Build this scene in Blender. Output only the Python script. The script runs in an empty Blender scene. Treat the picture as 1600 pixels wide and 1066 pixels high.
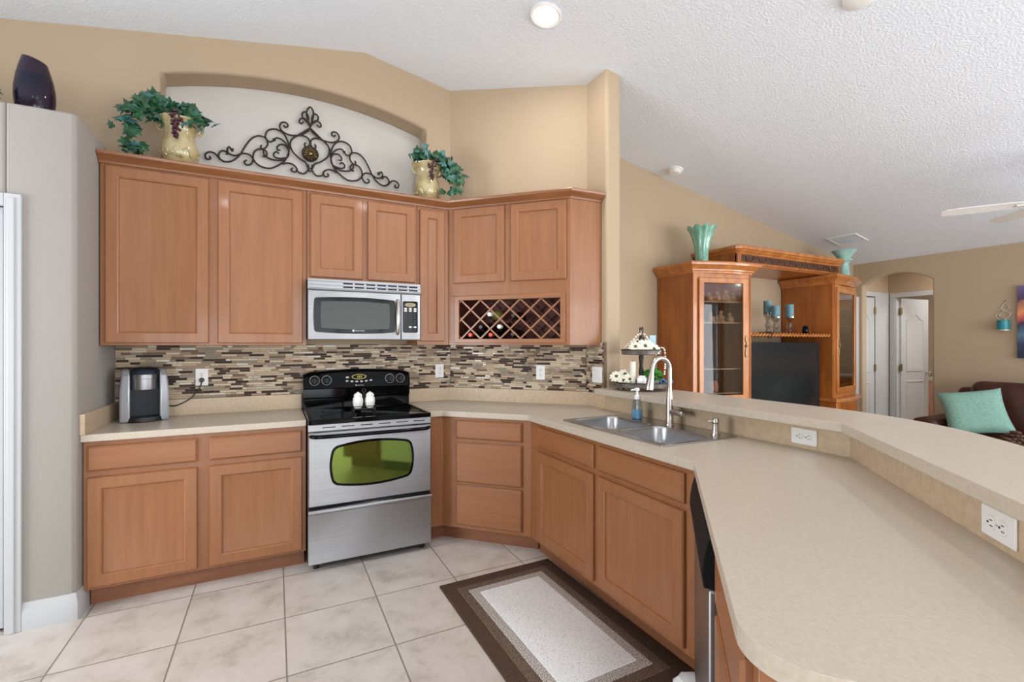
import bpy, bmesh, math, random
from mathutils import Vector, Matrix

random.seed(7)
S = bpy.context.scene
COL = S.collection
PI = math.pi
R2 = math.sqrt(0.5)

# ------------------------------------------------------------------ camera, world, light, exposure
cam_d = bpy.data.cameras.new('camera')
cam = bpy.data.objects.new('camera', cam_d)
COL.objects.link(cam)
cam.location = (0, 0, 1.38)
cam.rotation_euler = (PI / 2, 0, math.radians(-26.945))
cam_d.sensor_width = 36.0
cam_d.lens = 726.9 / 1600 * 36.0
cam_d.shift_y = 4.6 / 1600
cam_d.clip_start = 0.02
S.camera = cam

S.view_settings.view_transform = 'Standard'
S.view_settings.look = 'None'
S.view_settings.gamma = 1.0
S.view_settings.use_curve_mapping = False
S.view_settings.exposure = 0.10

world = bpy.data.worlds.new('sky')
S.world = world
world.use_nodes = True
world.node_tree.nodes['Background'].inputs[0].default_value = (0.85, 0.93, 1.0, 1)
world.node_tree.nodes['Background'].inputs[1].default_value = 1.0

S.cycles.max_bounces = 8
S.cycles.diffuse_bounces = 5
S.cycles.glossy_bounces = 4
S.cycles.transparent_max_bounces = 12
S.cycles.caustics_reflective = False
S.cycles.caustics_refractive = False
S.cycles.sample_clamp_indirect = 6.0


def area(name, loc, target, sx, sy, power, color=(1, 1, 1)):
    d = bpy.data.lights.new(name, 'AREA')
    d.shape = 'RECTANGLE'
    d.size, d.size_y = sx, sy
    d.energy = power
    d.color = color
    o = bpy.data.objects.new(name, d)
    COL.objects.link(o)
    o.location = loc
    v = Vector(target) - Vector(loc)
    o.rotation_euler = v.to_track_quat('-Z', 'Y').to_euler()
    return o


# daylight through the openings built below; the breakfast one is added for brightness
area('daylight_nook', (1.65, -4.2, 1.3), (1.65, 0, 1.6), 2.6, 2.2, 110, (0.95, 0.98, 1.0))
area('daylight_patio', (5.3, -4.2, 1.3), (5.3, 0, 1.5), 3.2, 2.3, 175, (0.93, 0.97, 1.0))
area('daylight_side', (-3.4, 1.9, 1.4), (0, 1.9, 1.7), 1.75, 1.55, 100, (0.95, 0.98, 1.0))
area('daylight_living', (7.4, -1.6, 1.5), (0, -1.2, 1.5), 2.3, 1.6, 140, (0.95, 0.98, 1.0))
area('breakfast_fill', (-1.3, -4.2, 1.0), (-1.3, 0, 1.2), 1.9, 1.8, 62, (0.95, 0.98, 1.0))
# unseen lamps added beyond the arched opening to brighten the hall doors
area('hall_fill', (7.42, 2.25, 2.42), (7.42, 2.25, 0), 0.35, 0.35, 17, (1.0, 0.98, 0.95))
area('bath_fill', (8.55, 2.6, 2.42), (8.55, 2.6, 0), 0.6, 0.4, 16, (1.0, 0.98, 0.95))


# ------------------------------------------------------------------ materials
def lin(c):
    out = []
    for v in c:
        v = v / 255.0
        out.append(v / 12.92 if v <= 0.04045 else ((v + 0.055) / 1.055) ** 2.4)
    return (*out, 1.0)


def new_mat(name):
    m = bpy.data.materials.new(name)
    m.use_nodes = True
    nt = m.node_tree
    return m, nt, nt.nodes['Principled BSDF']


ANI_ROT = 0.25


def mat(name, c, rough=0.5, metal=0.0, spec=0.5, c2=None, scale=(8, 8, 8), bump=0.0, bscale=60.0, detail=4.0,
        coat=0.0, trans=0.0, emit=None, estr=0.0, lo=0.35, hi=0.65, ani=0.0, sub=0.0):
    m, nt, b = new_mat(name)
    b.inputs['Base Color'].default_value = lin(c)
    b.inputs['Roughness'].default_value = rough
    b.inputs['Metallic'].default_value = metal
    b.inputs['Specular IOR Level'].default_value = spec
    b.inputs['Coat Weight'].default_value = coat
    b.inputs['Coat Roughness'].default_value = 0.08
    b.inputs['Transmission Weight'].default_value = trans
    if ani:
        b.inputs['Anisotropic'].default_value = ani
        tg = nt.nodes.new('ShaderNodeTangent')
        tg.direction_type = 'RADIAL'
        tg.axis = 'Z'
        nt.links.new(tg.outputs[0], b.inputs['Tangent'])
        b.inputs['Anisotropic Rotation'].default_value = ANI_ROT
    if emit:
        b.inputs['Emission Color'].default_value = lin(emit)
        b.inputs['Emission Strength'].default_value = estr
    if c2 is not None or bump:
        tc = nt.nodes.new('ShaderNodeTexCoord')
        mp = nt.nodes.new('ShaderNodeMapping')
        mp.inputs['Scale'].default_value = scale
        nt.links.new(tc.outputs['Object'], mp.inputs['Vector'])
        if c2 is not None:
            n = nt.nodes.new('ShaderNodeTexNoise')
            n.inputs['Scale'].default_value = 1.0
            n.inputs['Detail'].default_value = detail
            n.inputs['Roughness'].default_value = 0.6
            nt.links.new(mp.outputs[0], n.inputs['Vector'])
            r = nt.nodes.new('ShaderNodeValToRGB')
            r.color_ramp.elements[0].position = lo
            r.color_ramp.elements[0].color = lin(c)
            r.color_ramp.elements[1].position = hi
            r.color_ramp.elements[1].color = lin(c2)
            nt.links.new(n.outputs['Fac'], r.inputs[0])
            nt.links.new(r.outputs[0], b.inputs['Base Color'])
        if bump:
            n2 = nt.nodes.new('ShaderNodeTexNoise')
            n2.inputs['Scale'].default_value = bscale
            n2.inputs['Detail'].default_value = 3.0
            nt.links.new(tc.outputs['Object'], n2.inputs['Vector'])
            bp = nt.nodes.new('ShaderNodeBump')
            bp.inputs['Strength'].default_value = bump
            bp.inputs['Distance'].default_value = 0.01
            nt.links.new(n2.outputs['Fac'], bp.inputs['Height'])
            nt.links.new(bp.outputs[0], b.inputs['Normal'])
    return m


def pane_mat(name, tint=(255, 255, 255), refl=0.10, rough=0.0):
    """Clear glass pane: mostly transparent with a mirror share that grows at grazing angles."""
    m = bpy.data.materials.new(name)
    m.use_nodes = True
    nt = m.node_tree
    nt.nodes.clear()
    out = nt.nodes.new('ShaderNodeOutputMaterial')
    mix = nt.nodes.new('ShaderNodeMixShader')
    tr = nt.nodes.new('ShaderNodeBsdfTransparent')
    gl = nt.nodes.new('ShaderNodeBsdfGlossy')
    lw = nt.nodes.new('ShaderNodeLayerWeight')
    pw = nt.nodes.new('ShaderNodeMath')
    pw.operation = 'POWER'
    pw.inputs[1].default_value = 4.0
    mr = nt.nodes.new('ShaderNodeMapRange')
    mr.inputs[3].default_value = refl
    mr.inputs[4].default_value = 0.8
    lw.inputs[0].default_value = 0.5
    tr.inputs[0].default_value = lin(tint)
    gl.inputs['Roughness'].default_value = rough
    nt.links.new(lw.outputs['Facing'], pw.inputs[0])
    nt.links.new(pw.outputs[0], mr.inputs[0])
    nt.links.new(mr.outputs[0], mix.inputs[0])
    nt.links.new(tr.outputs[0], mix.inputs[1])
    nt.links.new(gl.outputs[0], mix.inputs[2])
    nt.links.new(mix.outputs[0], out.inputs[0])
    return m


def floor_mat():
    m, nt, b = new_mat('floor_tile')
    tc = nt.nodes.new('ShaderNodeTexCoord')
    sep = nt.nodes.new('ShaderNodeSeparateXYZ')
    nt.links.new(tc.outputs['Object'], sep.inputs[0])

    def math_n(op, a, bv=None):
        n = nt.nodes.new('ShaderNodeMath')
        n.operation = op
        if isinstance(a, (int, float)):
            n.inputs[0].default_value = a
        else:
            nt.links.new(a, n.inputs[0])
        if bv is not None:
            if isinstance(bv, (int, float)):
                n.inputs[1].default_value = bv
            else:
                nt.links.new(bv, n.inputs[1])
        return n.outputs[0]
    ds, cells = [], []
    for ax, off, p in ((0, 0.043 - 0.449 * 20, 0.449), (1, 2.143 - 0.462 * 20, 0.462)):
        t = math_n('DIVIDE', math_n('SUBTRACT', sep.outputs[ax], off), p)
        cells.append(math_n('FLOOR', t))
        fr = math_n('FRACT', t)
        ds.append(math_n('MULTIPLY', math_n('MINIMUM', fr, math_n('SUBTRACT', 1.0, fr)), p))
    d = math_n('MINIMUM', ds[0], ds[1])
    g = nt.nodes.new('ShaderNodeMapRange')
    g.inputs[1].default_value = 0.0022
    g.inputs[2].default_value = 0.0042
    nt.links.new(d, g.inputs[0])
    comb = nt.nodes.new('ShaderNodeCombineXYZ')
    nt.links.new(cells[0], comb.inputs[0])
    nt.links.new(cells[1], comb.inputs[1])
    wn = nt.nodes.new('ShaderNodeTexWhiteNoise')
    nt.links.new(comb.outputs[0], wn.inputs['Vector'])
    va = nt.nodes.new('ShaderNodeVectorMath')
    va.operation = 'MULTIPLY_ADD'
    va.inputs[1].default_value = (13, 17, 11)
    nt.links.new(wn.outputs['Color'], va.inputs[0])
    nt.links.new(tc.outputs['Object'], va.inputs[2])
    n1 = nt.nodes.new('ShaderNodeTexNoise')
    n1.inputs['Scale'].default_value = 5.5
    n1.inputs['Detail'].default_value = 7
    n1.inputs['Roughness'].default_value = 0.68
    nt.links.new(va.outputs[0], n1.inputs['Vector'])
    r = nt.nodes.new('ShaderNodeValToRGB')
    e = r.color_ramp.elements
    e[0].position, e[0].color = 0.33, lin((180, 170, 161))
    e[1].position, e[1].color = 0.66, lin((213, 205, 198))
    k = e.new(0.48)
    k.color = lin((204, 195, 187))
    nt.links.new(n1.outputs['Fac'], r.inputs[0])
    mix = nt.nodes.new('ShaderNodeMix')
    mix.data_type = 'RGBA'
    nt.links.new(g.outputs[0], mix.inputs[0])
    mix.inputs[6].default_value = lin((138, 129, 119))
    nt.links.new(r.outputs[0], mix.inputs[7])
    nt.links.new(mix.outputs[2], b.inputs['Base Color'])
    b.inputs['Roughness'].default_value = 0.38
    bp = nt.nodes.new('ShaderNodeBump')
    bp.inputs['Strength'].default_value = 0.5
    bp.inputs['Distance'].default_value = 0.004
    nt.links.new(g.outputs[0], bp.inputs['Height'])
    nt.links.new(bp.outputs[0], b.inputs['Normal'])
    return m


def paint_mat():
    m, nt, b = new_mat('painting_canvas')
    tc = nt.nodes.new('ShaderNodeTexCoord')
    sep = nt.nodes.new('ShaderNodeSeparateXYZ')
    n = nt.nodes.new('ShaderNodeTexNoise')
    n.inputs['Scale'].default_value = 6
    n.inputs['Detail'].default_value = 5
    ad = nt.nodes.new('ShaderNodeMath')
    ad.operation = 'MULTIPLY_ADD'
    ad.inputs[1].default_value = 0.25
    mr = nt.nodes.new('ShaderNodeMapRange')
    mr.inputs[1].default_value = 0.1
    mr.inputs[2].default_value = 0.9
    r = nt.nodes.new('ShaderNodeValToRGB')
    cols = [(0.0, (30, 36, 58)), (0.2, (52, 62, 92)), (0.36, (82, 118, 140)), (0.47, (48, 40, 66)), (0.56, (196, 96, 92)),
            (0.66, (224, 148, 96)), (0.78, (66, 50, 84)), (1.0, (122, 106, 150))]
    e = r.color_ramp.elements
    e[0].position, e[0].color = cols[0][0], lin(cols[0][1])
    e[1].position, e[1].color = cols[-1][0], lin(cols[-1][1])
    for p, c in cols[1:-1]:
        k = e.new(p)
        k.color = lin(c)
    nt.links.new(tc.outputs['Object'], sep.inputs[0])
    nt.links.new(tc.outputs['Object'], n.inputs['Vector'])
    nt.links.new(n.outputs['Fac'], ad.inputs[0])
    nt.links.new(sep.outputs[2], ad.inputs[2])
    nt.links.new(ad.outputs[0], mr.inputs[0])
    nt.links.new(mr.outputs[0], r.inputs[0])
    nt.links.new(r.outputs[0], b.inputs['Base Color'])
    b.inputs['Roughness'].default_value = 0.6
    return m


M = {}
M['wall'] = mat('wall_paint_tan', (180, 160, 135), 0.85, spec=0.2, bump=0.06, bscale=90)
M['niche'] = mat('niche_paint', (206, 202, 196), 0.85, spec=0.2)
M['greige'] = mat('wall_paint_greige', (160, 155, 149), 0.85, spec=0.2, bump=0.06, bscale=90)
M['ceiling'] = mat('ceiling_knockdown', (234, 240, 248), 0.9, spec=0.1, bump=0.55, bscale=75)
M['trim'] = mat('white_trim_paint', (188, 190, 192), 0.4)
M['floor'] = floor_mat()
WOOD_A, WOOD_B = (155, 103, 66), (141, 90, 55)
M['wood_v'] = mat('maple_upright_grain', WOOD_A, 0.36, c2=WOOD_B, scale=(34, 34, 2.2), detail=6, lo=0.3, hi=0.75, coat=0.15)
M['wood_h'] = mat('maple_flat_grain', WOOD_A, 0.36, c2=WOOD_B, scale=(2.2, 34, 34), detail=6, lo=0.3, hi=0.75, coat=0.15)
M['wood_in'] = mat('dark_cabinet_inside', (92, 44, 34), 0.6)
M['crown'] = mat('maple_crown', (146, 94, 56), 0.34, c2=(126, 80, 46), scale=(3, 3, 30), coat=0.2)
M['kick'] = mat('toe_kick_wood', (140, 92, 64), 0.45, c2=(124, 80, 54), scale=(3, 3, 30))
M['counter'] = mat('beige_laminate', (196, 185, 170), 0.30, c2=(184, 170, 153), scale=(150, 80, 80), detail=9, lo=0.38, hi=0.72)
M['splash'] = mat('beige_laminate_splash', (204, 183, 155), 0.33, c2=(188, 164, 136), scale=(60, 40, 40), detail=9, lo=0.38, hi=0.72)
M['steel'] = mat('brushed_steel', (178, 179, 182), 0.42, metal=1.0, c2=(166, 167, 171), scale=(1.5, 1.5, 320), ani=0.8)
M['steel_sink'] = mat('sink_steel', (186, 188, 192), 0.26, metal=1.0)
M['nickel'] = mat('brushed_nickel', (190, 184, 176), 0.28, metal=1.0)
M['black_gloss'] = mat('gloss_black', (7, 7, 8), 0.08, spec=0.14)
M['black'] = mat('matte_black', (20, 20, 21), 0.4)
M['black_soft'] = mat('soft_black', (22, 23, 25), 0.6, spec=0.15)
M['oven_glass'] = mat('tinted_oven_glass', (112, 128, 58), 0.05, metal=0.85)
M['grey_glass'] = mat('microwave_window', (74, 75, 74), 0.25, spec=0.2)
M['white'] = mat('white_plastic', (238, 238, 236), 0.35)
M['white_ceramic'] = mat('white_ceramic', (240, 239, 235), 0.18, coat=0.4)
M['slot'] = mat('outlet_slot', (74, 72, 70), 0.6)
M['print'] = mat('pale_print', (196, 198, 200), 0.5)
M['lcd'] = mat('lit_display', (170, 180, 40), 0.4, emit=(178, 190, 60), estr=0.8)
M['brass'] = mat('antique_brass', (150, 132, 86), 0.35, metal=1.0)
M['iron'] = mat('dark_wrought_iron', (44, 39, 36), 0.5, metal=0.3)
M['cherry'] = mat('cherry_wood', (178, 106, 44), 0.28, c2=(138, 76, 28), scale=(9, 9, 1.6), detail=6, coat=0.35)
M['cherry_lit'] = mat('cherry_wood_lit', (196, 126, 64), 0.26, c2=(168, 100, 48), scale=(12, 12, 3), detail=5, coat=0.4)  # lit copy of the cherry; its brightness is put into the colour
M['cherry_dark'] = mat('cherry_carving', (70, 40, 22), 0.5)
M['glass'] = pane_mat('clear_glass', (238, 242, 242), 0.07)
M['glass_door'] = pane_mat('display_door_glass', (222, 226, 228), 0.028)
M['crystal'] = pane_mat('crystal', (225, 228, 226), 0.22)
M['candle'] = mat('blue_grey_candle', (112, 150, 160), 0.6, c2=(96, 132, 146), scale=(20, 20, 20))
M['teal_glass'] = mat('teal_art_glass', (88, 158, 134), 0.12, c2=(150, 196, 178), scale=(26, 26, 6), coat=0.6)
M['teal_pale'] = mat('pale_teal_glass', (140, 190, 180), 0.2, c2=(176, 210, 200), scale=(14, 14, 14), coat=0.4)
M['leather'] = mat('brown_leather', (74, 36, 24), 0.38, c2=(56, 26, 18), scale=(7, 7, 7), bump=0.15, bscale=120)
M['pillow'] = mat('seafoam_fabric', (146, 186, 172), 0.9, c2=(122, 166, 152), scale=(60, 60, 60), bump=0.5, bscale=160)
M['rug_dark'] = mat('dark_brown_pile', (74, 56, 46), 0.95, c2=(98, 80, 68), scale=(170, 170, 170), bump=0.35, bscale=320, spec=0.1)
M['rug_mid'] = mat('mixed_brown_pile', (86, 69, 58), 0.95, c2=(132, 114, 100), scale=(190, 190, 190), bump=0.35, bscale=320, spec=0.1)
M['rug_fleck'] = mat('flecked_pile', (118, 102, 90), 0.95, c2=(226, 221, 216), scale=(210, 210, 210), bump=0.35, bscale=320, spec=0.1, lo=0.42, hi=0.58)
M['rug_light'] = mat('pale_grey_pile', (244, 245, 246), 0.95, c2=(196, 192, 188), scale=(170, 170, 170), bump=0.35, bscale=320, spec=0.1, lo=0.52, hi=0.68)
M['leaf'] = mat('ivy_leaf', (22, 64, 42), 0.45, c2=(52, 104, 68), scale=(16, 16, 16), lo=0.4, hi=0.6)
M['leaf_blue'] = mat('blue_green_leaf', (44, 90, 88), 0.45, c2=(76, 126, 122), scale=(16, 16, 16))
M['leaf_bright'] = mat('bright_green_leaf', (66, 150, 44), 0.5, c2=(38, 108, 30), scale=(50, 50, 50))
M['stem'] = mat('brown_stem', (70, 56, 36), 0.7)
M['grape'] = mat('purple_grape', (58, 22, 40), 0.25, c2=(84, 34, 52), scale=(40, 40, 40))
M['urn'] = mat('cream_glazed_urn', (196, 184, 142), 0.2, c2=(166, 146, 100), scale=(10, 10, 10), coat=0.5)
M['vase_dark'] = mat('plum_black_glaze', (20, 20, 40), 0.08, c2=(52, 30, 48), scale=(4, 4, 7), spec=0.35)
M['petal'] = mat('cream_petal', (240, 236, 220), 0.6)
M['flower_eye'] = mat('flower_centre', (96, 88, 34), 0.8)
M['galv'] = mat('weathered_tray', (122, 114, 108), 0.55, metal=0.35, c2=(84, 76, 70), scale=(30, 30, 30))
M['pot_grey'] = mat('concrete_pot', (140, 134, 126), 0.85)
M['blue'] = mat('mid_blue_glaze', (66, 126, 176), 0.4)
M['blue_pale'] = mat('pale_blue_card', (168, 198, 208), 0.6)
M['walnut'] = mat('dark_block', (70, 44, 34), 0.5)
M['bead'] = mat('white_bead', (236, 230, 218), 0.5)
M['soap_plastic'] = pane_mat('clear_soap_bottle', (225, 234, 240), 0.12)
M['soap_blue'] = mat('blue_soap', (140, 200, 238), 0.2)
M['silver'] = mat('silver_plastic', (176, 180, 186), 0.32, metal=0.35)
M['charcoal'] = mat('charcoal_plastic', (27, 32, 40), 0.4, spec=0.2)
M['bottle_dark'] = mat('dark_wine_glass', (14, 20, 16), 0.08, coat=0.5)
M['bottle_green'] = mat('pale_green_wine_glass', (150, 158, 84), 0.1, coat=0.5)
M['foil_red'] = mat('red_foil', (176, 62, 48), 0.35, metal=0.3)
M['foil_white'] = mat('white_foil', (230, 230, 232), 0.35)
M['foil_black'] = mat('black_foil', (24, 22, 24), 0.35)
M['terracotta'] = mat('orange_clay', (198, 104, 48), 0.6)
M['figurine'] = mat('tan_resin', (232, 180, 124), 0.6, c2=(200, 142, 90), scale=(40, 40, 40))
M['teal_candle'] = mat('teal_candle', (22, 128, 136), 0.4)
M['wire'] = mat('pale_wire', (206, 196, 180), 0.4, metal=0.4)
M['pine'] = mat('pine_cone', (92, 60, 42), 0.8, c2=(60, 36, 26), scale=(40, 40, 40))
M['painting'] = paint_mat()
M['lamp'] = mat('lamp_lens', (255, 250, 242), 0.5, emit=(255, 248, 238), estr=5.0)
M['cloth'] = mat('white_cloth', (222, 222, 222), 0.9)
TILE_COLS = [((206, 190, 166), 0.45), ((188, 168, 142), 0.45), ((160, 138, 116), 0.4), ((146, 136, 120), 0.45), ((70, 48, 38), 0.5),
             ((50, 36, 31), 0.5), ((118, 94, 76), 0.45), ((176, 162, 142), 0.15)]
TILE_M = [mat('mosaic_shade_%d' % i, c, r, spec=0.22 if i != 7 else 0.5) for i, (c, r) in enumerate(TILE_COLS)]
TILE_W = [22, 20, 14, 12, 15, 14, 12, 12]
M['grout'] = mat('mosaic_grout', (176, 162, 144), 0.9)


# ------------------------------------------------------------------ mesh helpers
def box(bm, x0, x1, y0, y1, z0, z1):
    v = [bm.verts.new(p) for p in ((x0, y0, z0), (x1, y0, z0), (x1, y1, z0), (x0, y1, z0), (x0, y0, z1), (x1, y0, z1), (x1, y1, z1), (x0, y1, z1))]
    fs = [bm.faces.new([v[i] for i in q]) for q in ((3, 2, 1, 0), (4, 5, 6, 7), (0, 1, 5, 4), (1, 2, 6, 5), (2, 3, 7, 6), (3, 0, 4, 7))]
    return fs


def skin(bm, loops, cap0=True, cap1=True, closed=False):
    """Bridge a list of equal-length vertex loops."""
    L = [[bm.verts.new(p) for p in lp] for lp in loops]
    n = len(L[0])
    rng = range(len(L)) if closed else range(len(L) - 1)
    for i in rng:
        a, b = L[i], L[(i + 1) % len(L)]
        for j in range(n):
            bm.faces.new((a[j], a[(j + 1) % n], b[(j + 1) % n], b[j]))
    if not closed:
        if cap0:
            bm.faces.new(list(reversed(L[0])))
        if cap1:
            bm.faces.new(L[-1])


def fix(bm):
    bmesh.ops.recalc_face_normals(bm, faces=bm.faces)


def prism(bm, pts, z0, z1):
    """Vertical prism over a plan polygon; z1 may be a function of (x, y)."""
    top = (lambda p: z1(*p)) if callable(z1) else (lambda p: z1)
    a = [bm.verts.new((p[0], p[1], z0)) for p in pts]
    b = [bm.verts.new((p[0], p[1], top(p))) for p in pts]
    n = len(pts)
    bm.faces.new(list(reversed(a)))
    bm.faces.new(b)
    for i in range(n):
        bm.faces.new((a[i], a[(i + 1) % n], b[(i + 1) % n], b[i]))
    fix(bm)


def plate_holes(bm, outer, holes, to3d, thick):
    """A flat plate with holes: outlines in 2D, to3d maps (u, v) to a point, thick is the extrusion vector."""
    loops = [outer] + holes
    edges = []
    for lp in loops:
        vs = [bm.verts.new(to3d(*p)) for p in lp]
        edges += [bm.edges.new((vs[i], vs[(i + 1) % len(vs)])) for i in range(len(vs))]
    r = bmesh.ops.triangle_fill(bm, use_beauty=True, use_dissolve=False, edges=edges)
    fs = [g for g in r['geom'] if isinstance(g, bmesh.types.BMFace)]
    ex = bmesh.ops.extrude_face_region(bm, geom=fs)
    vs = [g for g in ex['geom'] if isinstance(g, bmesh.types.BMVert)]
    bmesh.ops.translate(bm, verts=vs, vec=thick)
    fix(bm)


def lathe(bm, prof, c=(0, 0, 0), n=24, wob=None, cap=True):
    loops = []
    for r, z in prof:
        lp = []
        for i in range(n):
            a = 2 * PI * i / n
            rr = r * (wob(a, z) if wob else 1.0)
            lp.append((c[0] + rr * math.cos(a), c[1] + rr * math.sin(a), c[2] + z))
        loops.append(lp)
    skin(bm, loops, cap, cap)


def tube(bm, pts, r, n=8, closed=False, radii=None):
    P = [Vector(p) for p in pts]
    m = len(P)
    T = []
    for i in range(m):
        if closed:
            t = P[(i + 1) % m] - P[i - 1]
        else:
            t = P[min(i + 1, m - 1)] - P[max(i - 1, 0)]
        T.append(t.normalized() if t.length > 1e-9 else Vector((0, 0, 1)))
    ref = Vector((0, 0, 1)) if abs(T[0].z) < 0.9 else Vector((1, 0, 0))
    N = (ref - T[0] * ref.dot(T[0])).normalized()
    loops = []
    for i in range(m):
        N = N - T[i] * N.dot(T[i])
        N = N.normalized() if N.length > 1e-6 else T[i].orthogonal().normalized()
        B = T[i].cross(N)
        rr = radii[i] if radii else r
        loops.append([tuple(P[i] + (N * math.cos(2 * PI * k / n) + B * math.sin(2 * PI * k / n)) * rr) for k in range(n)])
    skin(bm, loops, closed=closed)


def cyl(bm, a, b, r, n=16, r2=None):
    tube(bm, [a, b], r, n, radii=[r, r if r2 is None else r2])


def ball(bm, c, r, sx=1, sy=1, sz=1, sub=2):
    mt = Matrix.Translation(c) @ Matrix.Diagonal((r * sx, r * sy, r * sz, 1))
    bmesh.ops.create_icosphere(bm, subdivisions=sub, radius=1, matrix=mt)


def smooth_path(pts, k=6):
    P = [Vector(p) for p in pts]
    out = []
    for i in range(len(P) - 1):
        p0, p1, p2, p3 = P[max(i - 1, 0)], P[i], P[i + 1], P[min(i + 2, len(P) - 1)]
        for j in range(k):
            t = j / k
            out.append(0.5 * ((2 * p1) + (p2 - p0) * t + (2 * p0 - 5 * p1 + 4 * p2 - p3) * t * t + (3 * p1 - p0 - 3 * p2 + p3) * t ** 3))
    out.append(P[-1])
    return out


def rrect(x0, x1, y0, y1, r, k=5):
    pts = []
    for cx, cy, a0 in ((x1 - r, y1 - r, 0), (x0 + r, y1 - r, PI / 2), (x0 + r, y0 + r, PI), (x1 - r, y0 + r, 1.5 * PI)):
        for i in range(k + 1):
            a = a0 + PI / 2 * i / k
            pts.append((cx + r * math.cos(a), cy + r * math.sin(a)))
    return pts


def offset_path(path, d):
    """Shift an open plan polyline d to its left."""
    out = []
    n = len(path)
    for i in range(n):
        ns = []
        for a, b in ((i - 1, i), (i, i + 1)):
            if a >= 0 and b < n:
                v = Vector(path[b]) - Vector(path[a])
                v.normalize()
                ns.append(Vector((-v.y, v.x)))
        if len(ns) == 1:
            q = Vector(path[i]) + ns[0] * d
        else:
            h = (ns[0] + ns[1]).normalized()
            q = Vector(path[i]) + h * (d / h.dot(ns[0]))
        out.append((q.x, q.y))
    return out


def ribbon(bm, path, d, z0, z1):
    """A wall-like strip along a plan polyline, thickness d to its left."""
    prism(bm, list(path) + list(reversed(offset_path(path, d))), z0, z1)


def sweep_profile(bm, path, prof):
    """Sweep profile (outward, z) along a plan polyline; outward is to the right of the path."""
    loops = []
    cols = [offset_path(path, -o) for o, _ in prof]
    for i in range(len(path)):
        loops.append([(cols[k][i][0], cols[k][i][1], prof[k][1]) for k in range(len(prof))])
    skin(bm, loops)
    fix(bm)


def panel(bm, x0, x1, z0, z1, y, prof):
    """A framed front in the local XZ plane: prof lists (inset, y offset); first and last loops are capped."""
    loops = []
    for ins, dy in prof:
        loops.append([(x0 + ins, y + dy, z0 + ins), (x1 - ins, y + dy, z0 + ins), (x1 - ins, y + dy, z1 - ins), (x0 + ins, y + dy, z1 - ins)])
    skin(bm, loops)
    fix(bm)


DOOR = [(0.0, 0.0), (0.0, -0.014), (0.005, -0.020), (0.056, -0.020), (0.062, -0.017), (0.066, -0.009), (0.070, -0.008)]
SLAB = [(0.0, 0.0), (0.0, -0.012), (0.010, -0.020), (0.014, -0.020)]


def B():
    return bmesh.new()


def obj(name, bm, m, parent=None, bev=0.0, smooth=None, seg=2, loc=None, rot=None, label=None):
    fix(bm) if bm.faces else None
    me = bpy.data.meshes.new(name)
    bm.to_mesh(me)
    bm.free()
    o = bpy.data.objects.new(name, me)
    for x in (m if isinstance(m, (list, tuple)) else [m]):
        me.materials.append(M[x] if isinstance(x, str) else x)
    COL.objects.link(o)
    if parent is not None:
        o.parent = parent
    if loc:
        o.location = loc
    if rot:
        o.rotation_euler = rot
    if bev:
        md = o.modifiers.new('edge', 'BEVEL')
        md.width = bev
        md.segments = seg
        md.limit_method = 'ANGLE'
        md.angle_limit = math.radians(40)
    if smooth is None:
        smooth = 35 if bev == 0 else 30
    if smooth:
        for p in me.polygons:
            p.use_smooth = True
        me.set_sharp_from_angle(angle=math.radians(smooth))
    if label:
        o['label'] = label
    return o


def thing(name, label, cat, loc=(0, 0, 0), rz=0.0, group=None):
    o = bpy.data.objects.new(name, None)
    o.empty_display_size = 0.05
    COL.objects.link(o)
    o.location = loc
    o.rotation_euler = (0, 0, rz)
    return tag(o, label, cat, group)


def tag(o, label, cat, group=None):
    o['label'] = label
    o['category'] = cat
    if group:
        o['group'] = group
    return o


def struct(name, bm, m, **k):
    label = k.pop('text', None)
    o = obj(name, bm, m, **k)
    o['kind'] = 'structure'
    if label:
        o['label'] = label
    return o


def words(txt, size, x, y, z):
    """Lettering as a thin mesh facing the local -y direction, starting at x, baseline z."""
    cu = bpy.data.curves.new('lettering', 'FONT')
    cu.body = txt
    cu.size = size
    cu.extrude = 0.0004
    o = bpy.data.objects.new('lettering', cu)
    me = bpy.data.meshes.new_from_object(o)
    me.transform(Matrix.Translation((x, y, z)) @ Matrix.Rotation(PI / 2, 4, 'X'))
    bm = bmesh.new()
    bm.from_mesh(me)
    bpy.data.objects.remove(o)
    bpy.data.curves.remove(cu)
    bpy.data.meshes.remove(me)
    return bm


def dup(root, loc, rz=None, label=None, group=None):
    r = root.copy()
    COL.objects.link(r)
    r.location = loc
    if rz is not None:
        r.rotation_euler = (0, 0, rz)
    if label:
        r['label'] = label
    if group:
        r['group'] = group
    for ch in root.children:
        c = ch.copy()
        COL.objects.link(c)
        c.parent = r
        for g in ch.children:
            d = g.copy()
            COL.objects.link(d)
            d.parent = c
    return r


def cz(x, y=0):
    """Underside of the vaulted ceiling."""
    return 3.62 - 0.18 * max(0.0, x - 0.612) - 0.186 * max(0.0, 0.612 - x)


# ------------------------------------------------------------------ the setting
XL, XE, YR, YL, YA = -3.2, 7.05, -4.0, 3.56, 3.70      # left wall, right wall, rear wall, living room wall, range wall

bm = B(); box(bm, XL - 0.1, 9.6, YR - 0.1, 5.0, -0.06, 0.0)
struct('floor', bm, 'floor', text='pale beige square ceramic tile floor')

bm = B()
xs = [XL - 0.1, 0.612, XE + 0.1]
skin(bm, [[(x, YR - 0.1, cz(x)), (x, 4.0, cz(x)), (x, 4.0, cz(x) + 0.08), (x, YR - 0.1, cz(x) + 0.08)] for x in xs])
struct('ceiling', bm, 'ceiling', text='white textured vaulted ceiling')

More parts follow.
